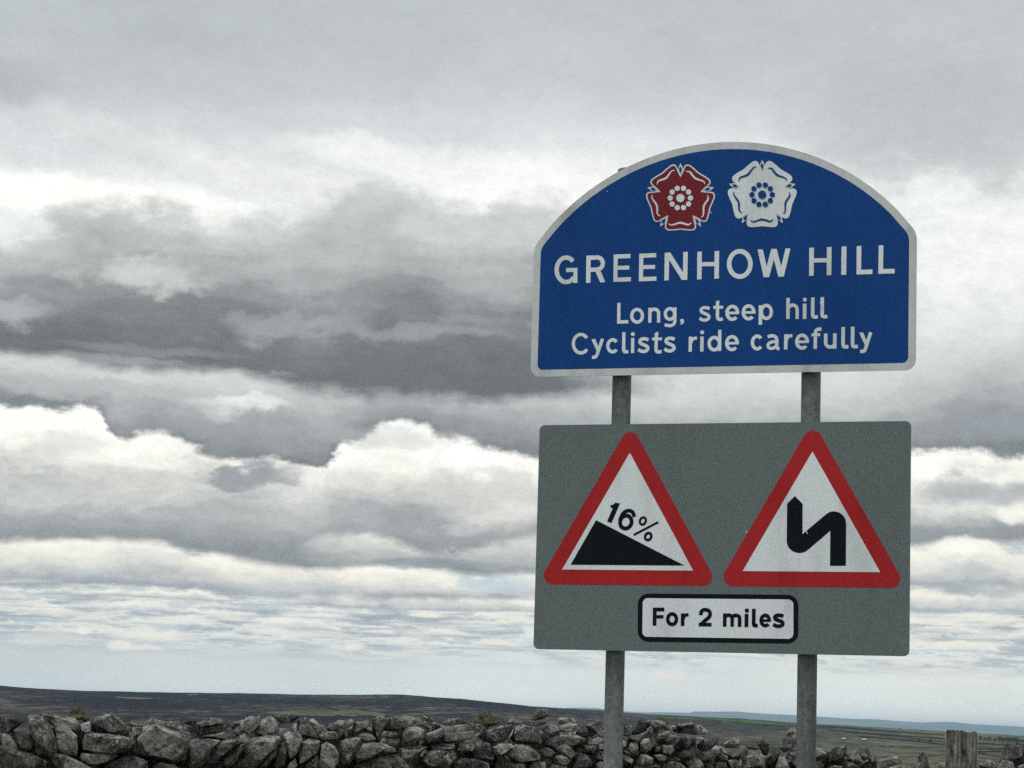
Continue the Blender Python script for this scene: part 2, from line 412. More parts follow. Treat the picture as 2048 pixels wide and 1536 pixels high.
def wood_mat():
    mt, n, b = new_mat('weathered_wood')
    pos = n.n.new('ShaderNodeNewGeometry').outputs['Position']
    p = n.vm('MULTIPLY', pos, (1, 1, .10))
    a = n.noise(p, 45.0, 6.0, .7, .8).outputs['Fac']; c2 = n.noise(pos, 14.0, 5.0, .6).outputs['Fac']
    k = n.add(n.mul(a, .7), n.mul(c2, .35))
    n.put(b.inputs['Base Color'], n.ramp(k, [(.37, (.012, .011, .010, 1)), (.46, (.090, .084, .074, 1)), (.55, (.24, .226, .20, 1)), (.68, (.44, .42, .38, 1))]))
    b.inputs['Roughness'].default_value = .95; b.inputs['Specular IOR Level'].default_value = .15
    bump(n, b, k, 1.0, .03)
    return mt
M_WOOD = wood_mat()

def moor_mat():
    mt, n, b = new_mat('heather_moor')
    pos = n.n.new('ShaderNodeNewGeometry').outputs['Position']
    x, y, z = n.sep(pos)
    p = n.vm('MULTIPLY', pos, (.001, .001, .001))
    a = n.noise(n.vm('MULTIPLY', p, (1, .45, 1)), 6.0, 8.0, .62, .6).outputs['Color']; a0, a1, a2 = n.sep(a)
    f = n.noise(n.vm('MULTIPLY', p, (1, .3, 1)), 90.0, 6.0, .68).outputs['Fac']
    g = n.noise(pos, 1.6, 5.0, .65).outputs['Fac']
    k = n.add(n.mul(a0, .50), n.mul(f, .52))
    heath = n.ramp(k, [(.40, (.006, .006, .009, 1)), (.50, (.017, .016, .020, 1)), (.55, (.044, .040, .036, 1)), (.63, (.13, .118, .088, 1))])
    grass = n.ramp(n.add(n.mul(a1, .5), n.mul(f, .5)), [(.40, (.022, .024, .018, 1)), (.51, (.075, .076, .045, 1)), (.62, (.19, .175, .11, 1))])
    turf = n.ramp(n.add(n.mul(g, .6), n.mul(f, .4)), [(.35, (.030, .045, .014, 1)), (.55, (.065, .085, .028, 1)), (.75, (.13, .125, .06, 1))])
    # rough pasture towards the valley, turf by the road
    vale = n.add(n.m('DIVIDE', x, n.m('MAXIMUM', y, 1.0)), n.mul(n.sub(a2, .5), .22))
    c3 = n.mix(n.smooth(vale, .02, .16), heath, grass)
    r = n.m('SQRT', n.add(n.mul(x, x), n.mul(y, y)))
    c3 = n.mix(n.smooth(r, 60.0, 260.0, 1.0, 0.0), c3, turf)
    farm = n.ramp(n.noise(p, .9, 6.0, .6).outputs['Fac'], [(.4, (.07, .085, .05, 1)), (.6, (.17, .18, .10, 1))])
    c3 = n.mix(n.smooth(r, 4000.0, 9000.0), c3, farm)
    n.put(b.inputs['Base Color'], c3)
    b.inputs['Roughness'].default_value = 1.0; b.inputs['Specular IOR Level'].default_value = .05
    return mt
M_MOOR = moor_mat()
def field_mat(name, c0, c1):
    mt, n, b = new_mat(name)
    pos = n.n.new('ShaderNodeNewGeometry').outputs['Position']
    f = n.noise(n.vm('MULTIPLY', pos, (.02, .005, .02)), 3.0, 6.0, .65).outputs['Fac']
    n.put(b.inputs['Base Color'], n.ramp(f, [(.35, (*c0, 1)), (.68, (*c1, 1))]))
    b.inputs['Roughness'].default_value = 1.0; b.inputs['Specular IOR Level'].default_value = .05
    return mt
M_GREEN = field_mat('green_pasture', (.040, .075, .020), (.10, .155, .045))
M_PALE = field_mat('bleached_grass', (.085, .080, .055), (.20, .185, .125))
M_OLIVE = field_mat('rough_grass', (.055, .060, .032), (.14, .140, .080))
def plain(name, c, rough=.9):
    mt, n, b = new_mat(name)
    pos = n.n.new('ShaderNodeNewGeometry').outputs['Position']
    f = n.noise(pos, 3.0, 5.0, .6).outputs['Fac']; k = n.lerp(f, .25, .75, .65, 1.35)
    n.put(b.inputs['Base Color'], n.mix(1.0, (*c, 1), n.comb(k, k, k), 'MULTIPLY'))
    b.inputs['Roughness'].default_value = rough; b.inputs['Specular IOR Level'].default_value = .15
    return mt
M_FARWALL = plain('far_stone', (.035, .034, .032))
M_LEAF = plain('dark_foliage', (.022, .030, .014))
M_BARK = plain('bark', (.05, .042, .034))
M_ROOF = plain('pale_roof', (.55, .55, .53), .6)
M_TUFT = plain('dry_moss', (.085, .080, .046))
M_TUFT2 = plain('dead_stalks', (.125, .115, .072))

# ------------------------------------------------------------------ ground: one sheet from the road to the horizon
SKYLINE = [(-2600, 1376), (-1200, 1352), (-500, 1362), (0, 1371), (53, 1375.5), (122, 1379), (165, 1381.4), (320, 1384.5), (520, 1387), (630, 1389.3), (719, 1389.5), (759, 1388), (810, 1389.5),
           (924, 1398), (1000, 1405.5), (1062, 1412.4), (1209, 1421), (1250, 1425.6), (1404, 1434), (1480, 1437), (1586, 1445), (1632, 1447.7), (1891, 1462), (2048, 1472), (2600, 1492), (3600, 1524)]
FARTOP = [(-2600, 1420), (0, 1420), (1000, 1420), (1120, 1417), (1150, 1415), (1189, 1415.7), (1209, 1418.7), (1250, 1421.8), (1379, 1426), (1389, 1423.3), (1480, 1425.2), (1595, 1431), (1718, 1437.6), (1845, 1444.5), (1862, 1443.3),
          (1905, 1443.6), (1930, 1446.5), (1977, 1449), (2048, 1455), (2600, 1478), (3600, 1510)]
def table(pts):
    q = [azel(*p) for p in pts]
    def f(a):
        if a <= q[0][0]: return q[0][1]
        for i in range(len(q)-1):
            if a <= q[i+1][0]:
                t = (a-q[i][0])/(q[i+1][0]-q[i][0]); return q[i][1]+(q[i+1][1]-q[i][1])*t
        return q[-1][1]
    return f
sky_el, far_el = table(SKYLINE), table(FARTOP)
def sstep(a, b, x):
    t = max(0.0, min(1.0, (x-a)/(b-a))); return t*t*(3-2*t)
def ridge_r(a):
    return 1900.0 + 600.0*sstep(-.2, .2, a)
def ground_el(a, r):
    """elevation angle at which the ground is seen, rising steadily from the wall to the skyline"""
    rs = ridge_r(a); rm = .42*rs; al = sky_el(a) + .00022*mnoise.noise((a*90, 3.1, 0)) + .00012*mnoise.noise((a*300, 7.7, 0))
    if r < rm:
        t = math.log(r/30.0)/math.log(rm/30.0); return -.05 + (-.0155+.05)*t
    t = (r-rm)/(rs-rm); t = min(1.0, t)
    e = -.0155 + (al+.0155)*(1-(1-t)**1.7)
    return e
def ground_z(a, r):
    if r <= 30.0: return 0.0
    rs = ridge_r(a)
    if r <= rs:
        return EYE + r*math.tan(ground_el(a, r)) + (0 if r > rs*.9 else .4*mnoise.noise((a*40, r*.006, 1)))
    zs = EYE + rs*math.tan(sky_el(a))
    z = zs - (zs+170.0)*sstep(rs, rs*3.4, r)
    rf = 25000.0
    if r > 12000.0:
        zf = rf*math.tan(far_el(a)) + 14.0*mnoise.noise((a*60, 1.3, 5.0))
        z = -170.0 + (zf+170.0)*(sstep(13500.0, rf, r))**1.4 if r <= rf else zf - (zf+60)*sstep(rf, 33000.0, r)
        z += 10*mnoise.noise((a*50, r*.0004, 2.0)) if r < rf*.97 else 0
    return z
azs = [i*.0022 for i in range(-135, 136)]
side = [azs[-1] + (math.pi-azs[-1])*((i+1)/46)**1.5 for i in range(46)]
azs = [-s for s in reversed(side)][1:] + azs + side
rs_ = [.6, 2, 5, 9, 14, 20, 30, 38, 48, 62, 80, 105, 140, 185, 245, 320, 420, 540, 680]
rs_ += [720 + 40*i for i in range(46)] + [2560, 2640, 2760, 2950, 3250, 3700, 4400, 5400, 7000, 9000, 12000, 14000, 16000, 18000, 20000, 22000, 23500, 24500, 25000, 26000, 29000, 33000, 36000]
rs_ = sorted(set(rs_))
gv, gf = [(0, 0, 0)], []
for r in rs_:
    for a in azs: gv.append((r*math.sin(a), r*math.cos(a), ground_z(a, r)))
na = len(azs)
for j in range(na):
    k = (j+1) % na
    gf.append((0, 1+k, 1+j))
    for i in range(len(rs_)-1):
        p = 1+i*na
        gf.append((p+j, p+k, p+na+k, p+na+j))
link('ground', mesh('ground', gv, gf, M_MOOR, True), kind='structure', label='dark heather moor and rough pasture rising to the skyline')

def on_ground(px, py, lift=0.0):
    """where the sight line through a pixel meets the hillside between the wall and the skyline"""
    a, e = azel(px, py); rs = ridge_r(a); lo, hi = 60.0, rs*.985
    for _ in range(40):
        mid = (lo+hi)/2
        if ground_el(a, mid) < e: lo = mid
        else: hi = mid
    r = lo
    return Vector((r*math.sin(a), r*math.cos(a), ground_z(a, r)+lift))
def interp(pts, x):
    for i in range(len(pts)-1):
        if x <= pts[i+1][0]:
            t = (x-pts[i][0])/max(1e-6, pts[i+1][0]-pts[i][0]); return pts[i][1]+(pts[i+1][1]-pts[i][1])*t
    return pts[-1][1]
def field(top, bot, mat, label, n=26, mrows=5):
    """a patch of grassland laid on the hillside"""
    x0, x1 = top[0][0], top[-1][0]; vs_, fs_ = [], []
    for i in range(n+1):
        x = x0+(x1-x0)*i/n; yt, yb = interp(top, x), interp(bot, x)
        jit = 1.2*mnoise.noise((x*.05, yt*.1, 0)); ym = (yt+yb)/2; tp = max(.06, 1-abs(2*i/n-1)**3.0)*(.8+.5*mnoise.noise((x*.07, yb*.3, 4))); yt, yb = ym+(yt-ym)*tp, ym+(yb-ym)*tp
        for j in range(mrows+1):
            vs_.append(on_ground(x, yt+(yb-yt)*j/mrows+jit, .35))
    for i in range(n):
        for j in range(mrows):
            p = i*(mrows+1)+j; fs_.append((p, p+1, p+mrows+2, p+mrows+1))
    return link('field', mesh('field', vs_, fs_, mat, True), kind='structure', label=label)
field([(1286, 1431), (1400, 1436), (1500, 1440.5), (1590, 1448)], [(1286, 1433), (1320, 1437.5), (1405, 1441), (1500, 1452), (1590, 1457)], M_GREEN, 'green pasture just under the skyline')
field([(770, 1428), (801, 1420.5), (858, 1415), (928, 1416.5), (972, 1418.5)], [(770, 1431), (801, 1424), (858, 1421), (928, 1420.5), (972, 1420.5)], M_PALE, 'strip of bleached grass on the moor')
field([(775, 1430), (870, 1425.5), (960, 1424)], [(775, 1434), (870, 1430.5), (960, 1428)], M_OLIVE, 'grey green strip below the bleached grass')
field([(228, 1394), (310, 1396)], [(228, 1398), (310, 1400.5)], M_PALE, 'small bleached patch in the heather', 12, 3)
field([(372, 1389), (398, 1390)], [(372, 1391), (398, 1392.5)], M_PALE, 'tiny bleached patch in the heather', 8, 2)
field([(520, 1424), (700, 1418), (790, 1426)], [(520, 1432), (700, 1436), (790, 1437)], M_OLIVE, 'rough grass on the lower moor')
field([(1000, 1431), (1060, 1434), (1130, 1437)], [(1000, 1437), (1060, 1440), (1130, 1441)], M_OLIVE, 'rough grass slope behind the wall')
field([(1640, 1457), (1890, 1474)], [(1640, 1460), (1890, 1478)], M_OLIVE, 'rough grass field high on the far slope')
field([(1655, 1463), (1890, 1481)], [(1655, 1466), (1890, 1485)], M_PALE, 'bleached grass field across the slope')
field([(1700, 1470), (1890, 1486)], [(1700, 1473), (1890, 1490)], M_OLIVE, 'grey green field across the slope')
field([(1640, 1490), (1890, 1497)], [(1640, 1512), (1890, 1520)], M_OLIVE, 'broad rough grass field behind the wall')
field([(1735, 1488), (1890, 1494)], [(1735, 1491), (1890, 1497)], M_PALE, 'pale strip of grass below the far bushes')
field([(1956, 1488), (2048, 1495), (2150, 1500)], [(1956, 1497), (2048, 1501), (2150, 1508)], M_GREEN, 'bright green field beyond the wooden post')
field([(1990, 1483), (2048, 1486), (2150, 1492)], [(1990, 1485), (2048, 1492), (2150, 1496)], M_GREEN, 'upper green field beyond the wooden post')
field([(1956, 1499.5), (2020, 1502)], [(1956, 1504), (2020, 1504)], M_PALE, 'bleached strip below the green field', 14, 3)
field([(1956, 1507), (2048, 1508), (2150, 1512)], [(1956, 1522), (2048, 1524), (2150, 1528)], M_OLIVE, 'rough grass below the green fields')

def far_wall(pts, label, h=1.05):
    """dry stone field wall far away: a low ridge of dark stone with an uneven top"""
    P = []
    for i in range(len(pts)-1):
        n = max(2, int(abs(pts[i+1][0]-pts[i][0])/4))
        for j in range(n): 
            t = j/n; P.append(on_ground(pts[i][0]+(pts[i+1][0]-pts[i][0])*t, pts[i][1]+(pts[i+1][1]-pts[i][1])*t))
    P.append(on_ground(*pts[-1]))
    vs_, fs_ = [], []
    for i, p in enumerate(P):
        a = P[min(i+1, len(P)-1)]-P[max(i-1, 0)]; nrm = Vector((-a.y, a.x, 0)).normalized()*.35
        hh = h*(1+.18*mnoise.noise((i*.9, p.x*.01, 0)))
        for q, z in ((p-nrm, -.4), (p-nrm*.6, hh), (p+nrm*.6, hh), (p+nrm, -.4)): vs_.append((q.x, q.y, q.z+z))
    for i in range(len(P)-1):
        b0 = i*4
        for k in range(3): fs_.append((b0+k, b0+k+1, b0+k+5, b0+k+4))
    fs_ += [(0, 1, 2, 3), (len(vs_)-1, len(vs_)-2, len(vs_)-3, len(vs_)-4)]
    return link('field_wall', mesh('field_wall', vs_, fs_, M_FARWALL), label=label, category='wall', group='field walls on the far slope')
FW_ = 'thin dark stone wall dividing the pale fields on the far slope'
far_wall([(1655, 1461.5), (1720, 1467), (1890, 1479.5)], FW_)
far_wall([(1690, 1467), (1800, 1476), (1890, 1485.5)], FW_)
far_wall([(1640, 1454), (1760, 1462), (1888, 1471)], FW_)
far_wall([(1720, 1474), (1800, 1481), (1890, 1491)], FW_)
FG_ = 'thin dark stone wall among the green fields beyond the wooden post'
far_wall([(1956, 1487), (2048, 1493.5), (2150, 1500)], FG_)
far_wall([(1956, 1499), (1985, 1500), (2048, 1497), (2110, 1495)], FG_)
far_wall([(1956, 1505.5), (2000, 1503.5), (2048, 1505.5), (2150, 1509)], FG_)
far_wall([(1956, 1507.5), (1990, 1513), (2030, 1520)], FG_)
far_wall([(1390, 1437.5), (1440, 1443), (1500, 1449), (1570, 1454)], 'thin dark stone wall along the lower edge of the green pasture')
far_wall([(772, 1428), (801, 1422.2), (858, 1418.5), (960, 1420.5)], 'thin dark stone wall through the bleached strip on the moor', .8)

# small trees and sheds on the far slope
def leafy(center, rx, rz, n, rnd):
    vs_, fs_ = [], []
    for i in range(n):
        while True:
            d = Vector((rnd.uniform(-1, 1), rnd.uniform(-1, 1), rnd.uniform(-1, 1)))
            if d.length < 1: break
        d = d*(1.0 + .25*mnoise.noise(d*2.3+center*.1))
        p = center+Vector((d.x*rx, d.y*rx, d.z*rz)); s = rx*.16
        a = Vector((rnd.uniform(-1, 1), rnd.uniform(-1, 1), rnd.uniform(-1, 1))).normalized()*s; b2 = a.orthogonal().normalized()*s
        k = len(vs_); vs_ += [p-a, p+b2, p+a, p-b2]; fs_.append((k, k+1, k+2, k+3))
    return vs_, fs_
def small_tree(px, py, h, label, group, seed):
    rnd = random.Random(seed); base = on_ground(px, py)
    t = empty('hawthorn_tree', base, label=label, category='tree', group=group)
    vs_, fs_ = leafy(Vector((0, 0, h*.6)), h*.52, h*.42, 170, rnd)
    link('crown', mesh('crown', vs_, fs_, M_LEAF), t)
    tv, tf = [], []
    for i in range(4):
        z = h*.16*i - .3; rr = .16*h*(.5-.09*i)
        for k in range(6): tv.append((rr*math.cos(k*1.047)+.04*h*i*.3, rr*math.sin(k*1.047), z))
    for i in range(3):
        for k in range(6): tf.append((i*6+k, i*6+(k+1) % 6, i*6+6+(k+1) % 6, i*6+6+k))
    link('trunk', mesh('trunk', tv, tf, M_BARK), t)
small_tree(1838, 1485, 2.6, 'small dark bush alone on the pale far fields', 'bushes on the far fields', 1)
small_tree(1861, 1486, 2.5, 'small dark bush alone on the pale far fields', 'bushes on the far fields', 2)
small_tree(1800, 1460, 1.8, 'low dark bush beneath the skyline', 'bushes under the skyline', 9)
for i, (x, y, h) in enumerate([(1961, 1481, 3.4), (1970, 1482, 2.8), (1979, 1482.5, 3.6), (1990, 1484, 3.2), (1999, 1484, 4.4), (2007, 1485, 4.0), (2016, 1485.5, 4.6), (2024, 1486, 4.2), (2033, 1487, 4.8), (2044, 1488, 3.6), (2058, 1489, 4.2)]):
    small_tree(x, y, h, 'dark tree in the belt above the green fields', 'tree belt above the green fields', 20+i)
def shed(px, py, w):
    p = on_ground(px, py); t = empty('field_shed', p, label='small field shed with a pale roof on the far slope', category='shed', group='pale roofed sheds')
    a = w/2
    link('wall', mesh('wall', [(x, y, z) for z in (-.4, 1.0) for x, y in ((-a, -a*.7), (a, -a*.7), (a, a*.7), (-a, a*.7))], [(0, 1, 5, 4), (1, 2, 6, 5), (2, 3, 7, 6), (3, 0, 4, 7)], M_FARWALL), t)
    b = a*1.15
    link('roof', mesh('roof', [(-b, -b*.8, 1.0), (b, -b*.8, 1.0), (b, b*.8, 1.0), (-b, b*.8, 1.0), (-b, 0, 1.75), (b, 0, 1.75)], [(0, 1, 5, 4), (2, 3, 4, 5), (0, 4, 3), (1, 2, 5), (3, 2, 1, 0)], M_ROOF), t)
shed(1687, 1480.5, 2.2); shed(1728, 1482, 2.6)
# ------------------------------------------------------------------ dry stone wall along the road
WA = Vector((0, 0, 0)) + ray(0, 1436)*1.0; WA = Vector((WA.x, WA.y, 0))/WA.y*13.0      # wall line: 13 m off at one end of the view ...
WB = ray(2048, 1500); WB = Vector((WB.x, WB.y, 0))/WB.y*17.0                            # ... 17 m off at the other
WDIR = (WB-WA).normalized(); WN = Vector((WDIR.y, -WDIR.x, 0))                          # WN points to the road
wall = empty('dry_stone_wall', (WA+WB)*.5, label='dry stone wall of grey lichened rough stones behind the sign', category='wall')
WORG = wall.location.copy()
S7 = 2048/260.0
TR = {}
TR[0] = [[(0,215),(150,210),(270,240),(370,290),(340,330),(220,370),(200,450),(100,480),(0,470)], [(0,470),(110,480),(200,560),(260,650),(285,780),(260,860),(180,900),(60,885),(-40,880)],
 [(215,430),(330,400),(480,390),(550,440),(555,600),(520,740),(400,770),(320,740),(260,620)], [(410,200),(480,165),(570,180),(660,230),(740,340),(820,440),(885,540),(885,770),(800,860),(580,860),(560,560),(480,360)],
 [(660,180),(740,155),(850,170),(1010,210),(1160,225),(1240,310),(1265,420),(1220,440),(1100,400),(850,370),(740,290)], [(860,390),(1040,330),(1100,400),(1220,520),(1240,680),(1210,830),(1020,830),(900,760),(890,520)],
 [(1430,300),(1540,210),(1760,135),(1800,150),(1870,260),(1960,300),(2040,430),(2040,520),(1700,480),(1440,460)], [(1290,620),(1340,470),(1420,460),(1600,480),(1800,500),(1960,520),(2060,560),(2090,700),(1980,790),(1800,800),(1560,790),(1290,750)],
 [(1270,780),(1500,810),(1800,800),(1850,830),(1700,920),(1500,980),(1380,980),(1240,880)], [(775,830),(860,790),(1030,810),(1160,880),(1300,950),(1420,1010),(1500,1060),(1000,1080),(830,960)],
 [(340,980),(400,930),(700,890),(745,920),(720,1040),(600,1090),(330,1090)], [(1620,1040),(1740,940),(1900,870),(1980,815),(2120,850),(2200,860),(2330,920),(2350,1050),(2200,1100),(1700,1100)], [(-60,920),(150,920),(300,960),(330,1060),(-60,1090)],
 [(1250,330),(1420,290),(1440,460),(1340,480),(1260,420)]]
TR[250] = [[(20,330),(120,280),(400,260),(640,290),(860,330),(1010,480),(1060,550),(600,420)], [(130,560),(280,360),(480,320),(700,440),(850,490),(980,590),(990,760),(960,900),(780,940),(500,860),(330,830),(120,790)],
 [(130,370),(270,380),(240,480),(150,530),(100,450)], [(910,310),(1000,270),(1115,265),(1130,350),(1060,370)], [(1110,330),(1300,240),(1440,230),(1560,260),(1560,300),(1380,360),(1150,380)],
 [(1080,440),(1200,390),(1400,340),(1600,300),(1760,310),(1830,330),(1700,420),(1500,470),(1200,520),(1100,540)], [(1860,300),(1900,230),(1990,185),(2060,200),(2110,250),(2130,350),(2050,440),(1950,500),(1880,430)],
 [(1220,520),(1480,480),(1680,420),(1890,420),(1910,470),(1800,520),(1600,560),(1400,560)], [(1000,620),(1100,580),(1320,560),(1500,570),(1500,600),(1330,740),(1240,860),(1230,990),(1000,1090),(960,960),(980,760)],
 [(1500,600),(1620,560),(1800,560),(1750,660),(1660,730),(1520,770),(1440,900),(1400,990),(1270,990),(1230,880),(1330,740)], [(1680,780),(1740,730),(1830,660),(1930,620),(1760,830),(1690,1000),(1520,1000),(1530,860)], [(450,990),(560,930),(780,970),(900,1040),(900,1090),(430,1090)]]
TR[500] = [[(-280,1060),(-190,800),(-50,620),(40,540),(200,570),(480,510),(500,560),(440,690),(360,790),(150,960),(80,1060)], [(80,470),(170,350),(200,240),(330,190),(380,220),(440,330),(470,430),(400,470),(260,500),(150,510)],
 [(380,200),(480,180),(640,165),(780,200),(720,260),(660,310),(560,320),(470,320)], [(740,320),(800,240),(880,210),(910,330),(930,430),(1060,500),(1090,570),(900,560),(760,470)], [(940,250),(1000,240),(1060,310),(1120,350),(1050,420),(960,430),(920,380)],
 [(1060,370),(1150,330),(1190,400),(1120,470),(1040,460)], [(1190,390),(1250,340),(1400,330),(1460,400),(1400,440),(1300,460),(1220,430)], [(1430,360),(1500,280),(1600,245),(1680,290),(1660,330),(1540,400),(1460,440)],
 [(1600,400),(1640,340),(1760,330),(1860,250),(1920,230),(1900,370),(1760,400),(1640,480)], [(1900,260),(2040,170),(2180,160),(2210,230),(2190,300),(2090,300),(2080,430),(2000,600),(1930,470)], [(110,1040),(200,940),(310,830),(440,690),(450,720),(420,830),(300,930),(230,1040)],
 [(500,510),(580,440),(700,460),(800,490),(830,570),(760,680),(740,800),(640,880),(600,760),(560,640)], [(440,690),(560,620),(590,760),(560,900),(540,1000),(360,1060),(400,880)], [(750,690),(820,600),(920,560),(1110,590),(1090,690),(1060,800),(920,910),(760,980),(740,800)],
 [(1080,520),(1180,440),(1330,440),(1420,540),(1300,580),(1130,580)], [(1090,780),(1120,660),(1200,600),(1340,680),(1400,780),(1400,920),(1330,1060),(1070,1060),(1080,880)], [(1280,620),(1380,580),(1600,560),(1760,540),(1760,640),(1620,760),(1600,900),(1560,1000),(1400,1040),(1410,780)],
 [(1690,520),(1760,480),(1900,480),(1990,560),(1960,600),(1800,590)], [(1620,760),(1760,640),(1950,620),(2090,620),(2160,720),(2030,800),(1880,870),(1700,930),(1620,900)], [(600,960),(720,850),(760,980),(700,1060),(560,1060)],
 [(1640,980),(1880,870),(2050,850),(2200,900),(2260,1060),(1600,1060)], [(870,960),(1060,800),(1080,880),(1060,1050),(800,1080)]]
TR[750] = [[(90,420),(100,310),(230,240),(420,200),(700,210),(760,320),(690,380),(520,420),(330,420),(150,440)], [(690,300),(740,270),(860,290),(980,300),(1025,360),(1000,420),(880,450),(770,380)], [(730,190),(820,250),(930,250),(930,290),(870,310),(780,250)],
 [(435,550),(440,440),(520,350),(660,360),(780,420),(780,500),(750,570),(560,600),(500,640),(430,640)], [(770,560),(790,480),(1000,450),(1080,380),(1090,450),(1060,530),(960,620),(800,660),(790,600)], [(1060,520),(1120,480),(1400,460),(1560,430),(1580,500),(1540,560),(1360,600),(1140,630),(1060,610)],
 [(1110,400),(1200,350),(1380,330),(1560,310),(1580,420),(1400,450),(1150,470)], [(1040,330),(1180,240),(1320,240),(1440,290),(1500,320),(1300,340),(1130,360)], [(1620,540),(1700,480),(1760,410),(1880,390),(2050,340),(2170,330),(2190,400),(2100,560),(2040,600),(1900,640),(1720,600)],
 [(150,510),(220,460),(340,470),(370,510),(330,540),(200,540)], [(60,620),(110,550),(250,540),(390,560),(390,620),(320,690),(200,660)], [(0,640),(70,620),(180,640),(320,720),(330,780),(160,800),(0,780)], [(320,770),(400,720),(620,670),(830,690),(740,790),(600,880),(520,980),(380,900)],
 [(870,690),(950,660),(1250,640),(1260,720),(1130,740),(900,740)], [(1290,690),(1320,630),(1580,620),(1560,760),(1400,780),(1290,740)], [(690,870),(760,790),(900,740),(1250,740),(1300,860),(1230,960),(1180,1060),(740,1060),(700,960)], [(1560,770),(1660,660),(1740,600),(1820,650),(1850,760),(1880,900),(1700,960),(1550,860)],
 [(1240,920),(1380,880),(1560,880),(1800,960),(1820,1060),(1200,1060)], [(1840,700),(1950,650),(2050,660),(2130,690),(2050,830),(1920,840)], [(0,800),(180,800),(360,800),(520,960),(560,1060),(0,1060)], [(1910,850),(2050,850),(2130,900),(2170,1060),(1880,1060)], [(1540,330),(1660,320),(1760,400),(1680,470),(1580,440)]]
TR[1000] = [[(180,480),(230,360),(320,340),(560,370),(590,440),(640,620),(600,650),(420,660),(200,610),(170,560)], [(40,800),(90,740),(230,650),(330,645),(480,690),(640,820),(640,890),(500,910),(330,950),(170,900)], [(680,650),(740,560),(800,500),(1000,485),(1200,510),(1350,560),(1370,620),(1250,670),(1000,670),(820,700)],
 [(100,310),(170,240),(260,205),(340,270),(340,330),(150,330)], [(490,270),(520,150),(590,85),(700,90),(790,110),(785,190),(700,250),(560,280)], [(480,350),(510,290),(640,260),(760,290),(680,350),(560,350)], [(650,430),(740,350),(820,320),(910,360),(940,440),(900,480),(780,490),(690,470)],
 [(900,320),(910,240),(1050,220),(1170,235),(1210,300),(1050,310),(960,350)], [(940,350),(1100,305),(1220,330),(1220,420),(1150,460),(950,460),(920,420)], [(1180,470),(1260,360),(1420,380),(1530,470),(1440,530),(1330,540),(1230,520)], [(1330,340),(1410,280),(1600,230),(1640,330),(1600,560),(1530,480),(1430,390)],
 [(1380,620),(1430,570),(1540,540),(1640,560),(1630,640),(1480,660),(1390,650)], [(610,740),(690,695),(760,700),(870,780),(830,840),(760,880),(690,870)], [(880,720),(960,660),(1020,645),(1110,700),(1210,790),(1140,880),(1100,900),(1000,790)], [(1210,700),(1330,655),(1420,670),(1420,780),(1380,810),(1240,770)],
 [(1410,680),(1490,665),(1480,740),(1450,790),(1420,760)], [(820,850),(960,810),(1050,850),(1110,930),(1060,990),(860,960)], [(1110,1060),(1130,950),(1210,790),(1280,780),(1400,830),(1470,940),(1440,1000),(1330,1060)], [(0,860),(80,865),(160,960),(150,1050),(0,1050)],
 [(160,960),(380,950),(430,1060),(150,1060)], [(420,1050),(500,930),(620,910),(720,940),(740,1060)], [(740,1000),(860,950),(1040,990),(1080,1060),(740,1060)], [(1480,820),(1560,740),(1640,760),(1640,900),(1540,900)], [(1500,960),(1570,920),(1640,930),(1640,1040),(1530,1040)],
 [(1640,240),(1760,250),(1900,330),(1900,470),(1700,500),(1640,420)], [(1640,560),(1800,520),(1900,600),(1880,760),(1660,760)], [(1660,800),(1850,780),(1900,960),(1840,1060),(1660,1060)], [(-40,640),(180,640),(220,700),(90,740),(20,820),(-50,780)]]
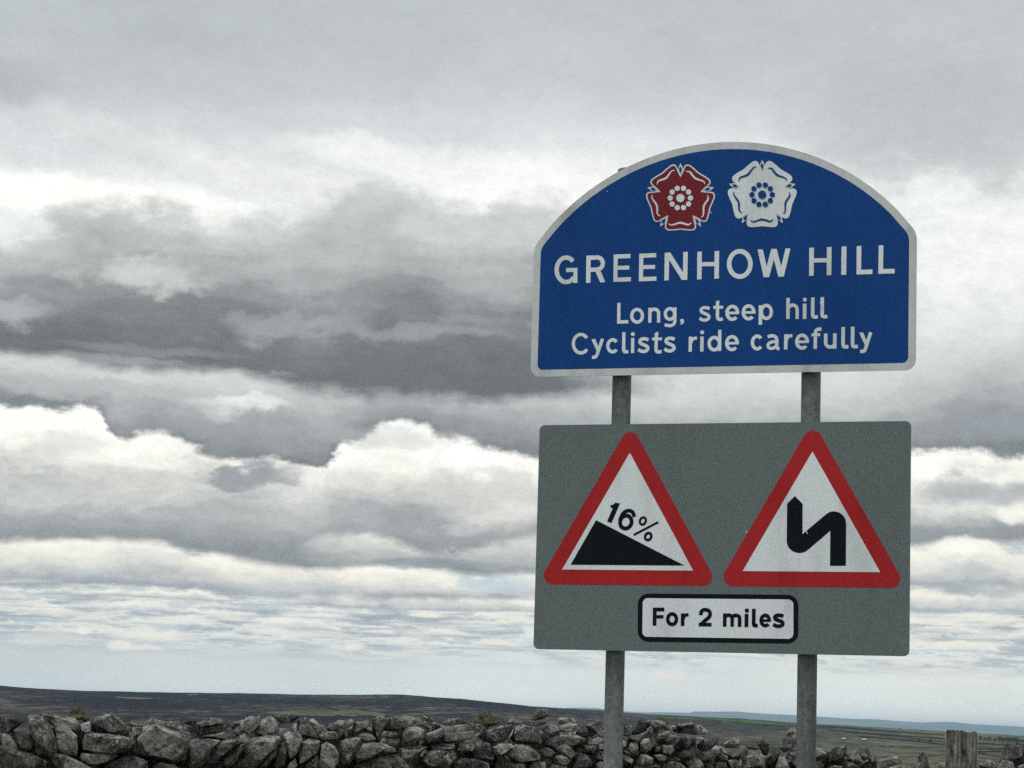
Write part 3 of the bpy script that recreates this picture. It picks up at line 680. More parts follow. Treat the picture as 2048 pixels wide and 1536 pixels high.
TR[1240] = [[(180,500),(240,380),(290,270),(340,250),(470,280),(480,360),(400,450),(280,510)], [(470,280),(560,260),(700,290),(740,340),(620,400),(500,400)], [(620,420),(660,380),(900,330),(1100,310),(1240,320),(1080,350),(900,410),(760,430)], [(800,430),(960,390),(1160,345),(1270,360),(1390,450),(1370,490),(1250,490),(1100,450),(900,470)],
 [(560,560),(600,480),(740,440),(880,450),(900,530),(860,620),(750,640),(600,620)], [(880,660),(940,550),(1110,490),(1180,540),(1170,650),(1080,710),(960,730)], [(1170,540),(1280,530),(1330,560),(1250,630),(1180,690)], [(1210,680),(1270,590),(1380,550),(1550,560),(1540,620),(1450,720),(1360,750),(1240,750)],
 [(1620,650),(1700,590),(1800,550),(1890,580),(1890,660),(1760,670)], [(1570,710),(1650,670),(1850,670),(1990,690),(2010,740),(1880,840),(1790,870),(1680,830),(1580,770)], [(310,640),(370,560),(460,560),(520,680),(480,750),(400,790),(330,760)], [(110,720),(160,620),(270,630),(300,720),(290,820),(200,830)],
 [(560,690),(650,680),(650,760),(560,790)], [(660,660),(850,660),(870,760),(800,830),(660,800)], [(900,840),(980,740),(1120,690),(1190,720),(1180,820),(1080,840),(980,880)], [(1200,800),(1300,750),(1430,760),(1500,840),(1440,900),(1300,910),(1220,860)], [(1030,930),(1150,840),(1260,890),(1330,980),(1310,1060),(1090,1060)],
 [(250,900),(330,800),(420,800),(530,870),(520,960),(360,990),(260,960)], [(530,830),(620,800),(740,840),(720,910),(600,920)], [(680,960),(820,920),(950,930),(1080,1060),(660,1060)], [(1330,930),(1400,900),(1470,1000),(1460,1060),(1340,1060)], [(1480,960),(1560,900),(1670,930),(1680,1010),(1500,1020)],
 [(1690,900),(1790,880),(1890,910),(1870,1040),(1760,1060),(1720,980)], [(1900,860),(1960,800),(2060,740),(2180,760),(2260,880),(2300,1000),(2290,1060),(1900,1060)], [(1510,830),(1580,770),(1700,840),(1700,900),(1560,900)], [(30,800),(100,820),(230,900),(190,970),(60,920),(20,880)],
 [(60,360),(200,350),(190,420),(130,520),(50,520)], [(30,600),(90,600),(100,680),(40,720)], [(200,980),(360,990),(480,960),(640,980),(640,1060),(200,1060)], [(750,860),(900,840),(960,900),(820,910)], [(480,470),(600,440),(570,560),(500,570)]]
TR[1490] = [[(510,690),(560,560),(620,470),(700,400),(810,360),(880,420),(900,620),(740,730),(620,790),(540,720)], [(180,620),(270,590),(380,640),(390,750),(350,830),(290,820),(240,700)], [(-60,660),(60,680),(220,700),(170,760),(40,800),(-60,760)], [(340,860),(440,800),(560,760),(520,880),(430,1030),(360,1010)],
 [(470,1030),(540,860),(620,840),(690,980),(700,1060),(460,1060)], [(660,800),(730,750),(820,720),(860,820),(820,870),(700,840)], [(720,880),(800,880),(820,980),(760,990)], [(1080,800),(1130,700),(1220,740),(1290,800),(1240,850),(1090,870)], [(1300,810),(1400,680),(1480,670),(1600,670),(1610,790),(1570,880),(1500,930),(1420,940),(1330,890)],
 [(1570,880),(1640,920),(1780,990),(1760,1060),(1560,1010),(1440,950)], [(1590,800),(1760,740),(1800,790),(1860,930),(1810,1010),(1650,900),(1590,850)], [(1780,770),(1800,660),(1850,620),(1920,670),(1975,780),(1950,870),(1870,920),(1810,840)], [(1250,1030),(1400,970),(1540,1000),(1600,1060),(1230,1060)],
 [(1060,960),(1170,910),(1240,980),(1230,1060),(1060,1060)], [(1820,1010),(1900,930),(2000,900),(2120,940),(2180,1060),(1800,1060)], [(1970,880),(2040,840),(2060,920),(1980,930)], [(820,760),(1080,720),(1100,880),(840,880)], [(800,900),(1090,900),(1080,1060),(800,1060)]]
S8 = 2048/308.0
TR[1740] = [[(0,820),(100,760),(300,700),(420,700),(440,780),(350,820),(200,850),(60,900),(0,900)], [(570,880),(600,760),(640,640),(710,630),(760,720),(800,860),(790,920),(580,920)], [(860,860),(940,790),(1000,800),(1010,900),(850,920)], [(1440,820),(1560,740),(1640,780),(1680,840),(1600,880),(1440,870)],
 [(1680,880),(1760,760),(1900,780),(1940,900),(1690,920)], [(1960,840),(2060,800),(2150,820),(2150,920),(1960,920)], [(-40,720),(90,700),(60,770),(0,800)], [(300,880),(480,820),(570,860),(560,920),(300,920)], [(1000,850),(1200,800),(1440,840),(1440,930),(1000,930)], [(790,880),(870,870),(870,930),(790,930)]]

rw = random.Random(11)
def rock_bm(outline, depth, front, rnd, centre, right, fwd, rough=.05, sub=1):
    """angular stone: hull round a traced outline, its rounded front face and its back, then chipped by noise"""
    bm = bmesh.new()
    cx = sum(p[0] for p in outline)/len(outline); cz = sum(p[1] for p in outline)/len(outline)
    sz = max(max(p[0] for p in outline)-min(p[0] for p in outline), max(p[1] for p in outline)-min(p[1] for p in outline))
    fx, fz = cx+rnd.uniform(-.12, .12)*sz, cz+rnd.uniform(-.18, .05)*sz
    k1 = rnd.uniform(.60, .88)
    tilt = rnd.uniform(-1.1, 1.1)
    par = rnd.randint(0, 1)
    for qi, (x, z) in enumerate(outline):
        bm.verts.new((x, rnd.uniform(-.15, .15)*front, z))
        kk = k1*rnd.uniform(.88, 1.08)
        if qi % 2 == par or len(outline) < 6: bm.verts.new((fx+(x-fx)*kk, -front*rnd.uniform(.9, 1.05)*(1+tilt*(x-cx)/max(sz, .01)), fz+(z-fz)*kk))
        bm.verts.new((cx+(x-cx)*.86, depth*rnd.uniform(.8, 1.0), cz+(z-cz)*.84))
    r = bmesh.ops.convex_hull(bm, input=bm.verts)
    bmesh.ops.delete(bm, geom=[v for v in bm.verts if not v.link_faces], context='VERTS')
    bmesh.ops.triangulate(bm, faces=bm.faces)
    seed = Vector((rnd.uniform(0, 50), rnd.uniform(0, 50), rnd.uniform(0, 50)))
    for s in range(sub):
        bmesh.ops.subdivide_edges(bm, edges=[e for e in bm.edges if e.calc_length() > .035], cuts=1, use_grid_fill=True)
        bmesh.ops.triangulate(bm, faces=[f for f in bm.faces if len(f.verts) > 3])
    bmesh.ops.smooth_vert(bm, verts=bm.verts, factor=.04, use_axis_x=True, use_axis_y=True, use_axis_z=True)
    bm.normal_update()
    a1, a2 = sz*rough*1.0, sz*rough*.6
    for v in bm.verts:
        p = v.co/sz
        d = a1*mnoise.noise(p*3.1+seed) + a2*mnoise.noise(p*8.3+seed) - a1*.8*max(0, mnoise.noise(p*4.7+seed*1.7)-.25)
        v.co += v.normal*d
    for v in bm.verts:
        x, y, z = v.co
        v.co = centre + right*x + fwd*y + Vector((0, 0, z))
    return bm
stone_count = 0
tops = {}
def place_stone(poly, depth_off):
    global stone_count
    cx = sum(p[0] for p in poly)/len(poly); cy = sum(p[1] for p in poly)/len(poly)
    P = on_plane(cx, cy, WA+WN*(-depth_off), WN)
    h = Vector((P.x, P.y, 0)).normalized(); right = Vector((h.y, -h.x, 0))
    out = []
    for (x, y) in poly:
        q = on_plane(x, y, P, h)-P; out.append((q.dot(right), q.z))
    w = max(p[0] for p in out)-min(p[0] for p in out); hh = max(p[1] for p in out)-min(p[1] for p in out)
    mn = min(w, hh)
    bm = rock_bm(out, max(.14, mn*1.1), min(.14, mn*rw.uniform(.28, .5)), rw, Vector((0, 0, 0)), right, h, rw.uniform(.03, .055), 2)
    me = bm_mesh('stone', bm, M_STONE, True)
    try: me.set_sharp_from_angle(angle=math.radians(24))
    except Exception: pass
    o = link('stone', me, wall); o.location = P-WORG
    stone_count += 1
    for xx in range(int(min(p[0] for p in poly)), int(max(p[0] for p in poly))+1, 4):
        k = xx//8; tops[k] = min(tops.get(k, 9999), cy)
allpolys = []
for ox, lst in TR.items():
    sc = S8 if ox == 1740 else S7
    for pl in lst:
        poly = [(ox+x/sc, 1406+y/sc) for x, y in pl]
        mx, my = sum(p[0] for p in poly)/len(poly), sum(p[1] for p in poly)/len(poly)
        poly = [(mx+(x-mx)*.985, my+(y-my)*.985) for x, y in poly]
        allpolys.append(poly)
for poly in allpolys:
    cy = sum(p[1] for p in poly)/len(poly); cx = sum(p[0] for p in poly)/len(poly)
    top_line = 1436 + .018*cx
    back = .02 + rw.uniform(-.03, .05) + (.10 if cy < top_line+14 else 0)
    place_stone(poly, back)

# stones standing behind the face, closing the gaps, and courses continuing past the picture and down to the ground
def generic_stone(rnd, w, h):
    n = rnd.randint(7, 9); out = []
    for i in range(n):
        a = 2*math.pi*(i+rnd.uniform(-.3, .3))/n
        out.append((w*.5*math.copysign(abs(math.cos(a))**.7, math.cos(a))*rnd.uniform(.85, 1.08), h*.5*math.copysign(abs(math.sin(a))**.7, math.sin(a))*rnd.uniform(.85, 1.08)))
    return out
variants = []
for i in range(22):
    bm = rock_bm(generic_stone(rw, .30, .17), .20, .09, rw, Vector((0, 0, 0)), Vector((1, 0, 0)), Vector((0, 1, 0)), .07, 2)
    me = bm_mesh('stone', bm, M_STONE, True)
    try: me.set_sharp_from_angle(angle=math.radians(24))
    except Exception: pass
    variants.append(me)
WL = (WB-WA).length
wrot = math.atan2(WDIR.y, WDIR.x)
def top_z(s):
    """height of the wall's core below the traced coping, along the wall"""
    p = WA+WDIR*s; px = 1024+F_PX*(p.x/p.y)/1.0
    ks = [tops[k] for k in range(int(px//8)-2, int(px//8)+3) if k in tops]
    y = (max(ks)+4) if ks else (1452+.018*px)
    q = on_plane(px, y, WA-WN*.2, WN); return q.z
slots = []
s = 0.0
for row in range(3):
    s = -.1 + row*.13
    while s < WL+.1:
        w = rw.uniform(.2, .34); zt = top_z(s) - .07 - row*.15
        slots.append((s, zt, w, .17, .28+rw.uniform(0, .08))); s += w*.86
for (s, z, w, h, dep) in slots:
    if stone_count >= 297: break
    o = link('stone', rw.choice(variants), wall)
    o.location = WA+WDIR*s-WN*dep+Vector((0, 0, z))-WORG
    o.rotation_euler = (rw.uniform(-.35, .35), rw.uniform(-.3, .3), wrot+rw.choice((0, math.pi))+rw.uniform(-.4, .4))
    o.scale = (w/.30*1.05, 1.0, h/.17*rw.uniform(.9, 1.2)); stone_count += 1
rub_v, rub_f = [], []
lowv = []
for i in range(14):
    bm = rock_bm(generic_stone(rw, .30, .17), .20, .08, rw, Vector((0, 0, 0)), Vector((1, 0, 0)), Vector((0, 1, 0)), .06, 1)
    bm.verts.index_update(); lowv.append(([v.co.copy() for v in bm.verts], [[v.index for v in f.verts] for f in bm.faces])); bm.free()
def rubble(s, z, dep, w, h, flip=0.0):
    vs_, fs_ = rw.choice(lowv); k = len(rub_v)
    R = Matrix.Rotation(wrot+flip+rw.uniform(-.25, .25), 3, 'Z') @ Matrix.Rotation(rw.uniform(-.2, .2), 3, 'Y') @ Matrix.Rotation(rw.uniform(-.2, .2), 3, 'X')
    P = WA+WDIR*s-WN*dep+Vector((0, 0, z))-WORG
    for v in vs_: rub_v.append(P + R @ Vector((v.x*w/.30, v.y, v.z*h/.17)))
    for f in fs_: rub_f.append([k+i for i in f])
for side, dep in ((0, .03), (1, .52)):
    z = .05
    while z < 1.46:
        s = -5.0+rw.uniform(0, .2)
        while s < WL+5.0:
            w = rw.uniform(.2, .42); inside = -.12 < s < WL+.12
            lim = (1.16+.0*s if side == 0 else top_z(min(max(s, 0), WL))-.12) if inside else 1.40+.05*mnoise.noise((s, 0, 0))
            if inside and side == 0:
                lim = on_plane(1024+F_PX*((WA+WDIR*s).x/(WA+WDIR*s).y), 1548, WA, WN).z-.06
            if z < lim: rubble(s+w/2, z+rw.uniform(-.02, .02), dep+rw.uniform(-.03, .03), w*1.05, .21, math.pi if side else 0)
            s += w
        z += .165
for i in range(90):                                               # hearting between the two faces
    rubble(rw.uniform(-5, WL+5), rw.uniform(.9, 1.2), .27, .4, .3)
ob = link('rubble', mesh('rubble', rub_v, rub_f, M_STONE), wall, kind='stuff')
# solid hearting so no light comes through
hv, hf = [], []
nseg = 60
for i in range(nseg+1):
    s = -5+ (WL+10)*i/nseg
    for dep, z in ((.16, -.05), (.16, 1.12), (.40, 1.12), (.40, -.05)):
        p = WA+WDIR*s-WN*dep-WORG; hv.append((p.x, p.y, z+.02*mnoise.noise((s*3, z, dep))))
for i in range(nseg):
    for k in range(3): hf.append((i*4+k, i*4+k+1, i*4+k+5, i*4+k+4))
link('hearting', mesh('hearting', hv, hf, M_STONE), wall, kind='stuff')

# cushions of dry moss and grass on the coping
def tuft(px, py, wpx, hpx, label, seed, n=420):
    rnd = random.Random(seed); P = on_plane(px, py, WA-WN*.24, WN)
    mpp = (P-CAM).length/F_PX; w, h = wpx*mpp, hpx*mpp
    t = empty('moss_tuft', P, label=label, category='moss', group='moss tufts on the coping')
    bm = bmesh.new(); bmesh.ops.create_icosphere(bm, subdivisions=4, radius=1)
    for v in bm.verts:
        c0 = v.co.copy(); k = 1+.75*mnoise.noise(c0*1.5+Vector((seed, 0, 0)))+.35*mnoise.noise(c0*4+Vector((0, seed, 0)))
        tp = 1.25-.75*max(0.0, c0.z*.5+.5)
        v.co = Vector((c0.x*w*.46*k*tp, c0.y*w*.36*k*tp, c0.z*h*.46*k+h*.36))
    cush = bm_mesh('cushion', bm, M_TUFT, True); link('cushion', cush, t)
    pts = [v.co.copy() for v in cush.vertices]; vs_, fs_ = [], []
    for i in range(n):
        b = rnd.choice(pts)*rnd.uniform(.88, 1.0); L = h*rnd.uniform(.10, .32)
        d = Vector((rnd.uniform(-.8, .8), rnd.uniform(-.8, .8), rnd.uniform(.2, 1))).normalized()
        sd_ = d.orthogonal().normalized()*.0035; k = len(vs_)
        vs_ += [b-sd_, b+sd_, b+d*L*.6+sd_*.7+Vector((0, 0, -L*.05)), b+d*L*.6-sd_*.7+Vector((0, 0, -L*.05)), b+d*L+Vector((0, 0, -L*.25))]
        fs_ += [(k, k+1, k+2, k+3), (k+3, k+2, k+4)]
    link('blades', mesh('blades', vs_, fs_, M_TUFT2), t, kind='stuff')
tuft(155, 1439, 42, 26, 'tall pointed olive moss tuft between stones of the wall top', 3)
tuft(970, 1450, 46, 28, 'broad yellow green moss tuft on the wall top beside long slabs', 5)
tuft(1322, 1448, 30, 14, 'low rusty moss tuft on the wall top next to a flat slab', 8, 260)

# thin dead grass stems growing from the joints along the coping
rg = random.Random(4); vs_, fs_ = [], []
for i in range(130):
    ss = rg.uniform(0, WL); p = WA+WDIR*ss-WN*rg.uniform(.02, .36); z = top_z(ss)-.02
    n_ = rg.randint(2, 6)
    for q in range(n_):
        b = Vector((p.x+rg.uniform(-.02, .02), p.y+rg.uniform(-.02, .02), z)); L = rg.uniform(.04, .10)
        d = Vector((rg.uniform(-.5, .5), rg.uniform(-.5, .5), 1)).normalized(); w_ = WDIR*.0022; k = len(vs_)
        e = b+d*L*.6; t_ = b+d*L+Vector((d.x, d.y, -.35))*L*.25
        vs_ += [b-w_, b+w_, e+w_*.7, e-w_*.7, t_]; fs_ += [(k, k+1, k+2, k+3), (k+3, k+2, k+4)]
link('dry_grass', mesh('dry_grass', vs_, fs_, M_TUFT2), None, kind='stuff', label='thin dead grass stems along the wall top', category='grass')

# ------------------------------------------------------------------ weathered wooden post in front of the wall
pc = on_plane(1923.5, 1500, WA+WN*.22, WN); pr = 32.5*(pc-CAM).length/F_PX
ztop = on_plane(1924, 1463.5, Vector((pc.x, pc.y, 0)), WN).z
post = empty('wooden_post', (pc.x, pc.y, 0), label='weathered grey wooden fence post with a cracked jagged top in front of the wall', category='post')
pv, pf = [], []
NA, NR = 72, 46
for i in range(NR+1):
    t = i/NR; z = -.3+(ztop+.3)*t
    for k in range(NA):
        a = 2*math.pi*k/NA; c0, s0 = math.cos(a), math.sin(a)
        sq = (abs(c0)**4+abs(s0)**4)**-.25                           # rounded square section
        rr = pr*(.90+.10*(sq-1)*1.4)*(1.03-.05*t)
        g = mnoise.noise((c0*3.2, s0*3.2, z*.6)); g2 = mnoise.noise((c0*9, s0*9, z*1.4))
        crack = max(0, abs(mnoise.noise((c0*4.5+9, s0*4.5, z*.5)))); crack = -.16 if crack < .05 else 0
        rr *= 1+.06*g+.05*g2+crack
        zz = z + (t**10)*(.022*mnoise.noise((c0*5, s0*5, 4))+.007*mnoise.noise((c0*14, s0*14, 8)) + .010*c0*-1)
        pv.append((rr*c0, rr*s0, zz))
for i in range(NR):
    for k in range(NA): pf.append((i*NA+k, i*NA+(k+1) % NA, (i+1)*NA+(k+1) % NA, (i+1)*NA+k))
link('shaft', mesh('shaft', pv, pf, M_WOOD, True), post)
cv = [pv[NR*NA+k] for k in range(NA)]; cf = []
for q, sc in ((1, .75), (2, .45), (3, .15)):
    for k in range(NA):
        x, y, z = pv[NR*NA+k]; cv.append((x*sc, y*sc, ztop-.006*q+.02*mnoise.noise((x*40, y*40, q))))
for q in range(3):
    for k in range(NA): cf.append((q*NA+k, q*NA+(k+1) % NA, (q+1)*NA+(k+1) % NA, (q+1)*NA+k))
cf.append(tuple(3*NA+k for k in range(NA)))
link('end_grain', mesh('end_grain', cv, cf, M_WOOD), post)
# ------------------------------------------------------------------ the road sign
SA = 0.3325
ST = Vector((math.cos(SA), -math.sin(SA), 0)); SN = Vector((-math.sin(SA), -math.cos(SA), 0))
SP0 = Vector((0.1147, 9.7646, EYE+0.2934))
UBASE = .715
SBASE = SP0 + ST*UBASE; SBASE.z = 0
sign = empty('road_sign', SBASE, label='blue village name board above a grey warning board on two steel posts', category='sign')
sign.rotation_euler = (0, 0, -SA)
def sg(px, py):
    p = on_plane(px, py, SP0, SN); return ((p-SP0).dot(ST)-UBASE, p.z)
MPP = .00197
def crop(ox, oy, sc): return lambda x, y: sg(ox+x/sc, oy+y/sc)

def plate(name, outline, y0, y1, mat, parent, back=None):
    """flat plate of real thickness: front at y0, back at y1"""
    n = len(outline)
    v = [(x, y0, z) for x, z in outline]+[(x, y1, z) for x, z in outline]
    f = [tuple(range(n)), tuple(reversed(range(n, 2*n)))]+[(i, i+n, (i+1) % n+n, (i+1) % n) for i in range(n)]
    me = mesh(name, v, f, mat)
    if back:
        me.materials.append(back)
        for p in list(me.polygons)[1:]: p.material_index = 1
    return link(name, me, parent)
def sheet(name, polys, y, mat, parent, **props):
    v, f = [], []
    for k, pl in enumerate(polys):
        b = len(v); v += [(x, y-.00012*k, z) for x, z in pl]; f.append(tuple(range(b, b+len(pl))))
    return link(name, mesh(name, v, f, mat), parent, **props)
def ribbon(pts, w, closed=False, taper=None):
    """outline of a stroke of constant width along a centre line"""
    n = len(pts); L, R = [], []
    for i, p in enumerate(pts):
        if closed: a, b = pts[i-1], pts[(i+1) % n]
        else: a, b = pts[max(i-1, 0)], pts[min(i+1, n-1)]
        d1 = Vector((p[0]-a[0], p[1]-a[1])); d2 = Vector((b[0]-p[0], b[1]-p[1]))
        if d1.length < 1e-9: d1 = d2
        if d2.length < 1e-9: d2 = d1
        d1.normalize(); d2.normalize(); t = (d1+d2).normalized(); nn = Vector((-t.y, t.x))
        k = max(.35, nn.dot(Vector((-d1.y, d1.x)))); ww = w*(taper(i/(n-1)) if taper else 1)
        L.append((p[0]+nn.x*ww/2/k, p[1]+nn.y*ww/2/k)); R.append((p[0]-nn.x*ww/2/k, p[1]-nn.y*ww/2/k))
    return L, R
def strokes(name, items, y, mat, parent):
    """items: ('s', points, width) stroke, ('r', points, width) closed ring, ('p', points) filled shape; all in board coordinates"""
    v, f = [], []
    for k, it in enumerate(items):
        yy = y-.00012*k; b = len(v)
        if it[0] == 'p':
            v += [(x, yy, z) for x, z in it[1]]; f.append(tuple(range(b, b+len(it[1]))))
        else:
            L, R = ribbon(it[1], it[2], it[0] == 'r', it[3] if len(it) > 3 else None); n = len(L)
            v += [(x, yy, z) for x, z in L]+[(x, yy, z) for x, z in R]
            for i in range(n if it[0] == 'r' else n-1):
                j = (i+1) % n; f.append((b+i, b+j, b+n+j, b+n+i))
    return link(name, mesh(name, v, f, mat), parent)
def arc(cx, cy, rx, ry, a0, a1, n=28, rot=0.0):
    out = []
    for i in range(n+1):
        a = math.radians(a0+(a1-a0)*i/n); x, y = rx*math.cos(a), -ry*math.sin(a)
        out.append((cx+x*math.cos(rot)-y*math.sin(rot), cy+x*math.sin(rot)+y*math.cos(rot)))
    return out
def ring(cx, cy, rx, ry, n=40, rot=0.0): return arc(cx, cy, rx, ry, 0, 360, n, rot)[:-1]

def round_poly(pts, radii, n=8):
    """polygon with rounded corners"""
    out = []; m_ = len(pts)
    for i in range(m_):
        p = Vector(pts[i]); a = (Vector(pts[i-1])-p); b = (Vector(pts[(i+1) % m_])-p); r = radii[i] if isinstance(radii, (list, tuple)) else radii
        if r <= 0: out.append(tuple(p)); continue
        a.normalize(); b.normalize(); th = a.angle(b); d = r/math.tan(th/2)
        c0 = p+(a+b).normalized()*(r/math.sin(th/2)); s0, e0 = p+a*d-c0, p+b*d-c0
        a0 = math.atan2(s0.y, s0.x); a1 = math.atan2(e0.y, e0.x)
        while a1-a0 > math.pi: a1 -= 2*math.pi
        while a1-a0 < -math.pi: a1 += 2*math.pi
        for k in range(n+1):
            t = a0+(a1-a0)*k/n; out.append((c0.x+r*math.cos(t), c0.y+r*math.sin(t)))
    return out

# posts
POST_R = .0375
def steel_post(px, py, pytop):
    pl = SP0-SN*(POST_R+.034)
    p = on_plane(px, py, pl, SN); z1 = on_plane(px, pytop, pl, SN).z
    lx = (p-SBASE).dot(ST); ly = -(p-SBASE).dot(SN); v, f = [], []; n = 40
    zs = [-.5+(z1+.5)*i/30 for i in range(31)]
    for z in zs:
        for k in range(n): v.append((lx+POST_R*math.cos(2*math.pi*k/n), ly+POST_R*math.sin(2*math.pi*k/n), z))
    for i in range(30):
        for k in range(n): f.append((i*n+k, i*n+(k+1) % n, i*n+n+(k+1) % n, i*n+n+k))
    o = link('post', mesh('post', v, f, M_GALV, True), sign)
    cap = bmesh.new()
    bmesh.ops.create_cone(cap, cap_ends=True, segments=n, radius1=POST_R+.003, radius2=POST_R-.004, depth=.022, matrix=Matrix.Translation((lx, ly, z1+.003)))
    bmesh.ops.bevel(cap, geom=[e for e in cap.edges if abs(e.verts[0].co.z-e.verts[1].co.z) < 1e-5 and e.verts[0].co.z > z1], offset=.004, segments=2, affect='EDGES')
    link('cap', bm_mesh('cap', cap, M_GALV), o)
    return lx, ly
pL = steel_post(1226.9, 1467, 346); pR = steel_post(1612.7, 1467, 328)

# ---- name board: flat foot, arched head
A5, A6 = crop(1050, 270, 5.12), crop(1440, 270, 5.12)
arcpts = [A5(*p) for p in ((350, 830), (500, 690), (700, 535), (960, 375), (1200, 262), (1500, 165), (1770, 105), (2000, 70))]+[A6(*p) for p in ((0, 70), (250, 68), (500, 93), (750, 147), (980, 228), (1250, 345), (1500, 490), (1700, 650), (1850, 815))]
# least-squares circle through the arch
import numpy as np
AA = np.array([[2*x, 2*z, 1] for x, z in arcpts]); bb = np.array([x*x+z*z for x, z in arcpts])
cxz = np.linalg.lstsq(AA, bb, rcond=None)[0]; ACX, ACZ = float(cxz[0]), float(cxz[1]); AR = float(math.sqrt(cxz[2]+ACX*ACX+ACZ*ACZ))
u0, u1, zb = -.0447-UBASE, 1.4928-UBASE, EYE+.2934+1.0781
def arch_outline(inset, rb, rsh):
    l, r, b, R = u0+inset, u1-inset, zb+inset, AR-inset
    ca = (l+r)/2
    zl = ACZ+math.sqrt(R*R-(l-ACX)**2); zr = ACZ+math.sqrt(R*R-(r-ACX)**2)
    a0 = math.atan2(zr-ACZ, r-ACX); a1 = math.atan2(zl-ACZ, l-ACX)
    pts, rad = [(l, b), (r, b), (r, zr)], [rb, rb, rsh]
    n = 46
    for i in range(1, n): 
        a = a0+(a1-a0)*i/n
        if i < 3 or i > n-3: continue
        pts.append((ACX+R*math.cos(a), ACZ+R*math.sin(a))); rad.append(0)
    pts.append((l, zl)); rad.append(rsh)
    return round_poly(pts, rad)
board = plate('name_board', arch_outline(0, .042, .085), 0.0, .004, M_BORDER, sign, M_GALV)
board['label'] = 'blue name board with arched top, white border and two roses'
sheet('blue_field', [arch_outline(.0288, .022, .065)], -.0006, M_BLUE, board)

L1 = -.0014
ca, cb = crop(1100, 480, 2048/360), crop(1440, 480, 2048/360)
cc, cd, ce = crop(1220, 590, 2048/220), crop(1130, 650, 6.4), crop(1430, 590, 2048/330)
cf_, cg, ch = crop(1270, 1180, 2048/330), crop(1060, 830, 1619/390), crop(1440, 830, 1619/390)
def glyph(fn, sc, items, parent, mat, y=L1, name='letter'):
    out = []
    for it in items:
        pts = [fn(x, yy) for x, yy in it[1]]
        out.append((it[0], pts) if it[0] == 'p' else (it[0], pts, it[2]*MPP/sc, *it[3:]))
    return strokes(name, out, y, mat, parent)
SA_, SC_, SD_, SE_ = 2048/360, 2048/220, 6.4, 2048/330
def cap(fn, items): glyph(fn, SA_, items, board, M_WHITE)
W = 53
cap(ca, [('s', arc(185, 340, 108, 139, 44, 322, 40), 52), ('s', [(184, 343), (270, 341)], 48), ('s', [(291, 318), (289, 490)], 50)])                                     # G
cap(ca, [('s', [(440, 178), (436, 488)], W), ('s', [(455, 203), (530, 199)]+arc(536, 267, 66, 69, 85, -85, 18)+[(455, 341)], 50), ('p', [(514, 352), (572, 343), (629, 479), (573, 485)])])    # R
for e in ([(916, 183), (749, 189), (745, 453), (921, 447)], [(1210, 173), (1040, 180), (1036, 446), (1212, 440)]):
    m0 = [(e[1][0]+22, (e[1][1]+e[2][1])/2-4), (e[0][0]-13, (e[0][1]+e[3][1])/2)]
    cap(ca, [('s', e, 49), ('s', m0, 46)])                                                                                                                            # E E
cap(ca, [('s', [(1332, 146), (1327, 460)], W), ('s', [(1543, 137), (1538, 455)], W), ('p', [(1306, 147), (1369, 143), (1565, 450), (1502, 456)])])                        # N
cap(ca, [('s', [(1703, 133), (1700, 448)], W), ('s', [(1900, 127), (1896, 440)], W), ('s', [(1715, 277), (1885, 274)], 48)])                                              # H
cap(cb, [('r', ring(226, 273, 121, 144), 53)])                                                                                                                         # O
cap(cb, [('p', [(428, 108), (488, 107), (560, 422), (497, 424)]), ('p', [(500, 424), (560, 422), (646, 102), (584, 103)]), ('p', [(584, 103), (646, 102), (728, 417), (665, 419)]), ('p', [(667, 419), (727, 417), (803, 97), (747, 97)])])   # W
cap(cb, [('s', [(1043, 88), (1041, 409)], W), ('s', [(1244, 81), (1241, 402)], W), ('s', [(1055, 233), (1230, 231)], 48)])                                                # H
cap(cb, [('s', [(1412, 74), (1409, 397)], 56)])                                                                                                                        # I
cap(cb, [('s', [(1583, 69), (1580, 366), (1735, 362)], 52)]); cap(cb, [('s', [(1833, 61), (1829, 358), (1988, 354)], 52)])                                                # L L
def low(fn, sc, items, w=None): glyph(fn, sc, items, board, M_WHITE)
def s_shape(x0, x1, y0, y1):
    P = [(1855, 258), (1815, 240), (1768, 235), (1718, 248), (1697, 284), (1715, 320), (1770, 347), (1825, 373), (1845, 412), (1825, 450), (1770, 470), (1715, 460), (1668, 430)]
    fx = (x1-x0)/220.0; fy = (y1-y0)/295.0
    return catmull([(x0+(x-1655)*fx, y0+(y-205)*fy) for x, y in P], 6)
low(cc, SC_, [('s', [(168, 147), (164, 503), (343, 499)], 64)])                                                                                                        # L
low(cc, SC_, [('r', ring(506, 388, 100, 118), 62)])                                                                                                                    # o
low(cc, SC_, [('s', [(745, 240), (743, 517)], 62), ('s', arc(826, 346, 82, 80, 172, 0, 18)+[(907, 515)], 62)])                                                            # n
low(cc, SC_, [('r', ring(1117, 354, 86, 99), 60), ('s', [(1213, 232), (1210, 482)]+arc(1115, 485, 95, 88, -3, -90, 12)+[(1065, 567), (1020, 554)], 60)])                  # g
low(cc, SC_, [('p', ring(1344, 482, 37, 37, 20)), ('p', [(1381, 482), (1377, 518), (1348, 546), (1312, 556), (1307, 540), (1334, 525), (1343, 500)])])                    # ,
low(cc, SC_, [('s', s_shape(1655, 1875, 205, 500), 60)])                                                                                                               # s
WE = 41
low(ce, SE_, [('p', [(12, 82), (54, 64), (52, 140), (12, 140)]), ('s', [(33, 130), (31, 255)]+catmull([(31, 262), (37, 292), (62, 305), (98, 298)], 6), WE), ('s', [(-20, 155), (102, 152)], 36)])   # t
def e_shape(cx, cy, rx=66, ry=80): return [('s', arc(cx, cy, rx, ry, 0, 318, 40), WE), ('s', [(cx-rx+8, cy+2), (cx+rx+19, cy)], 32)]
low(ce, SE_, e_shape(216, 222)); low(ce, SE_, e_shape(418, 216))                                                                                                       # e e
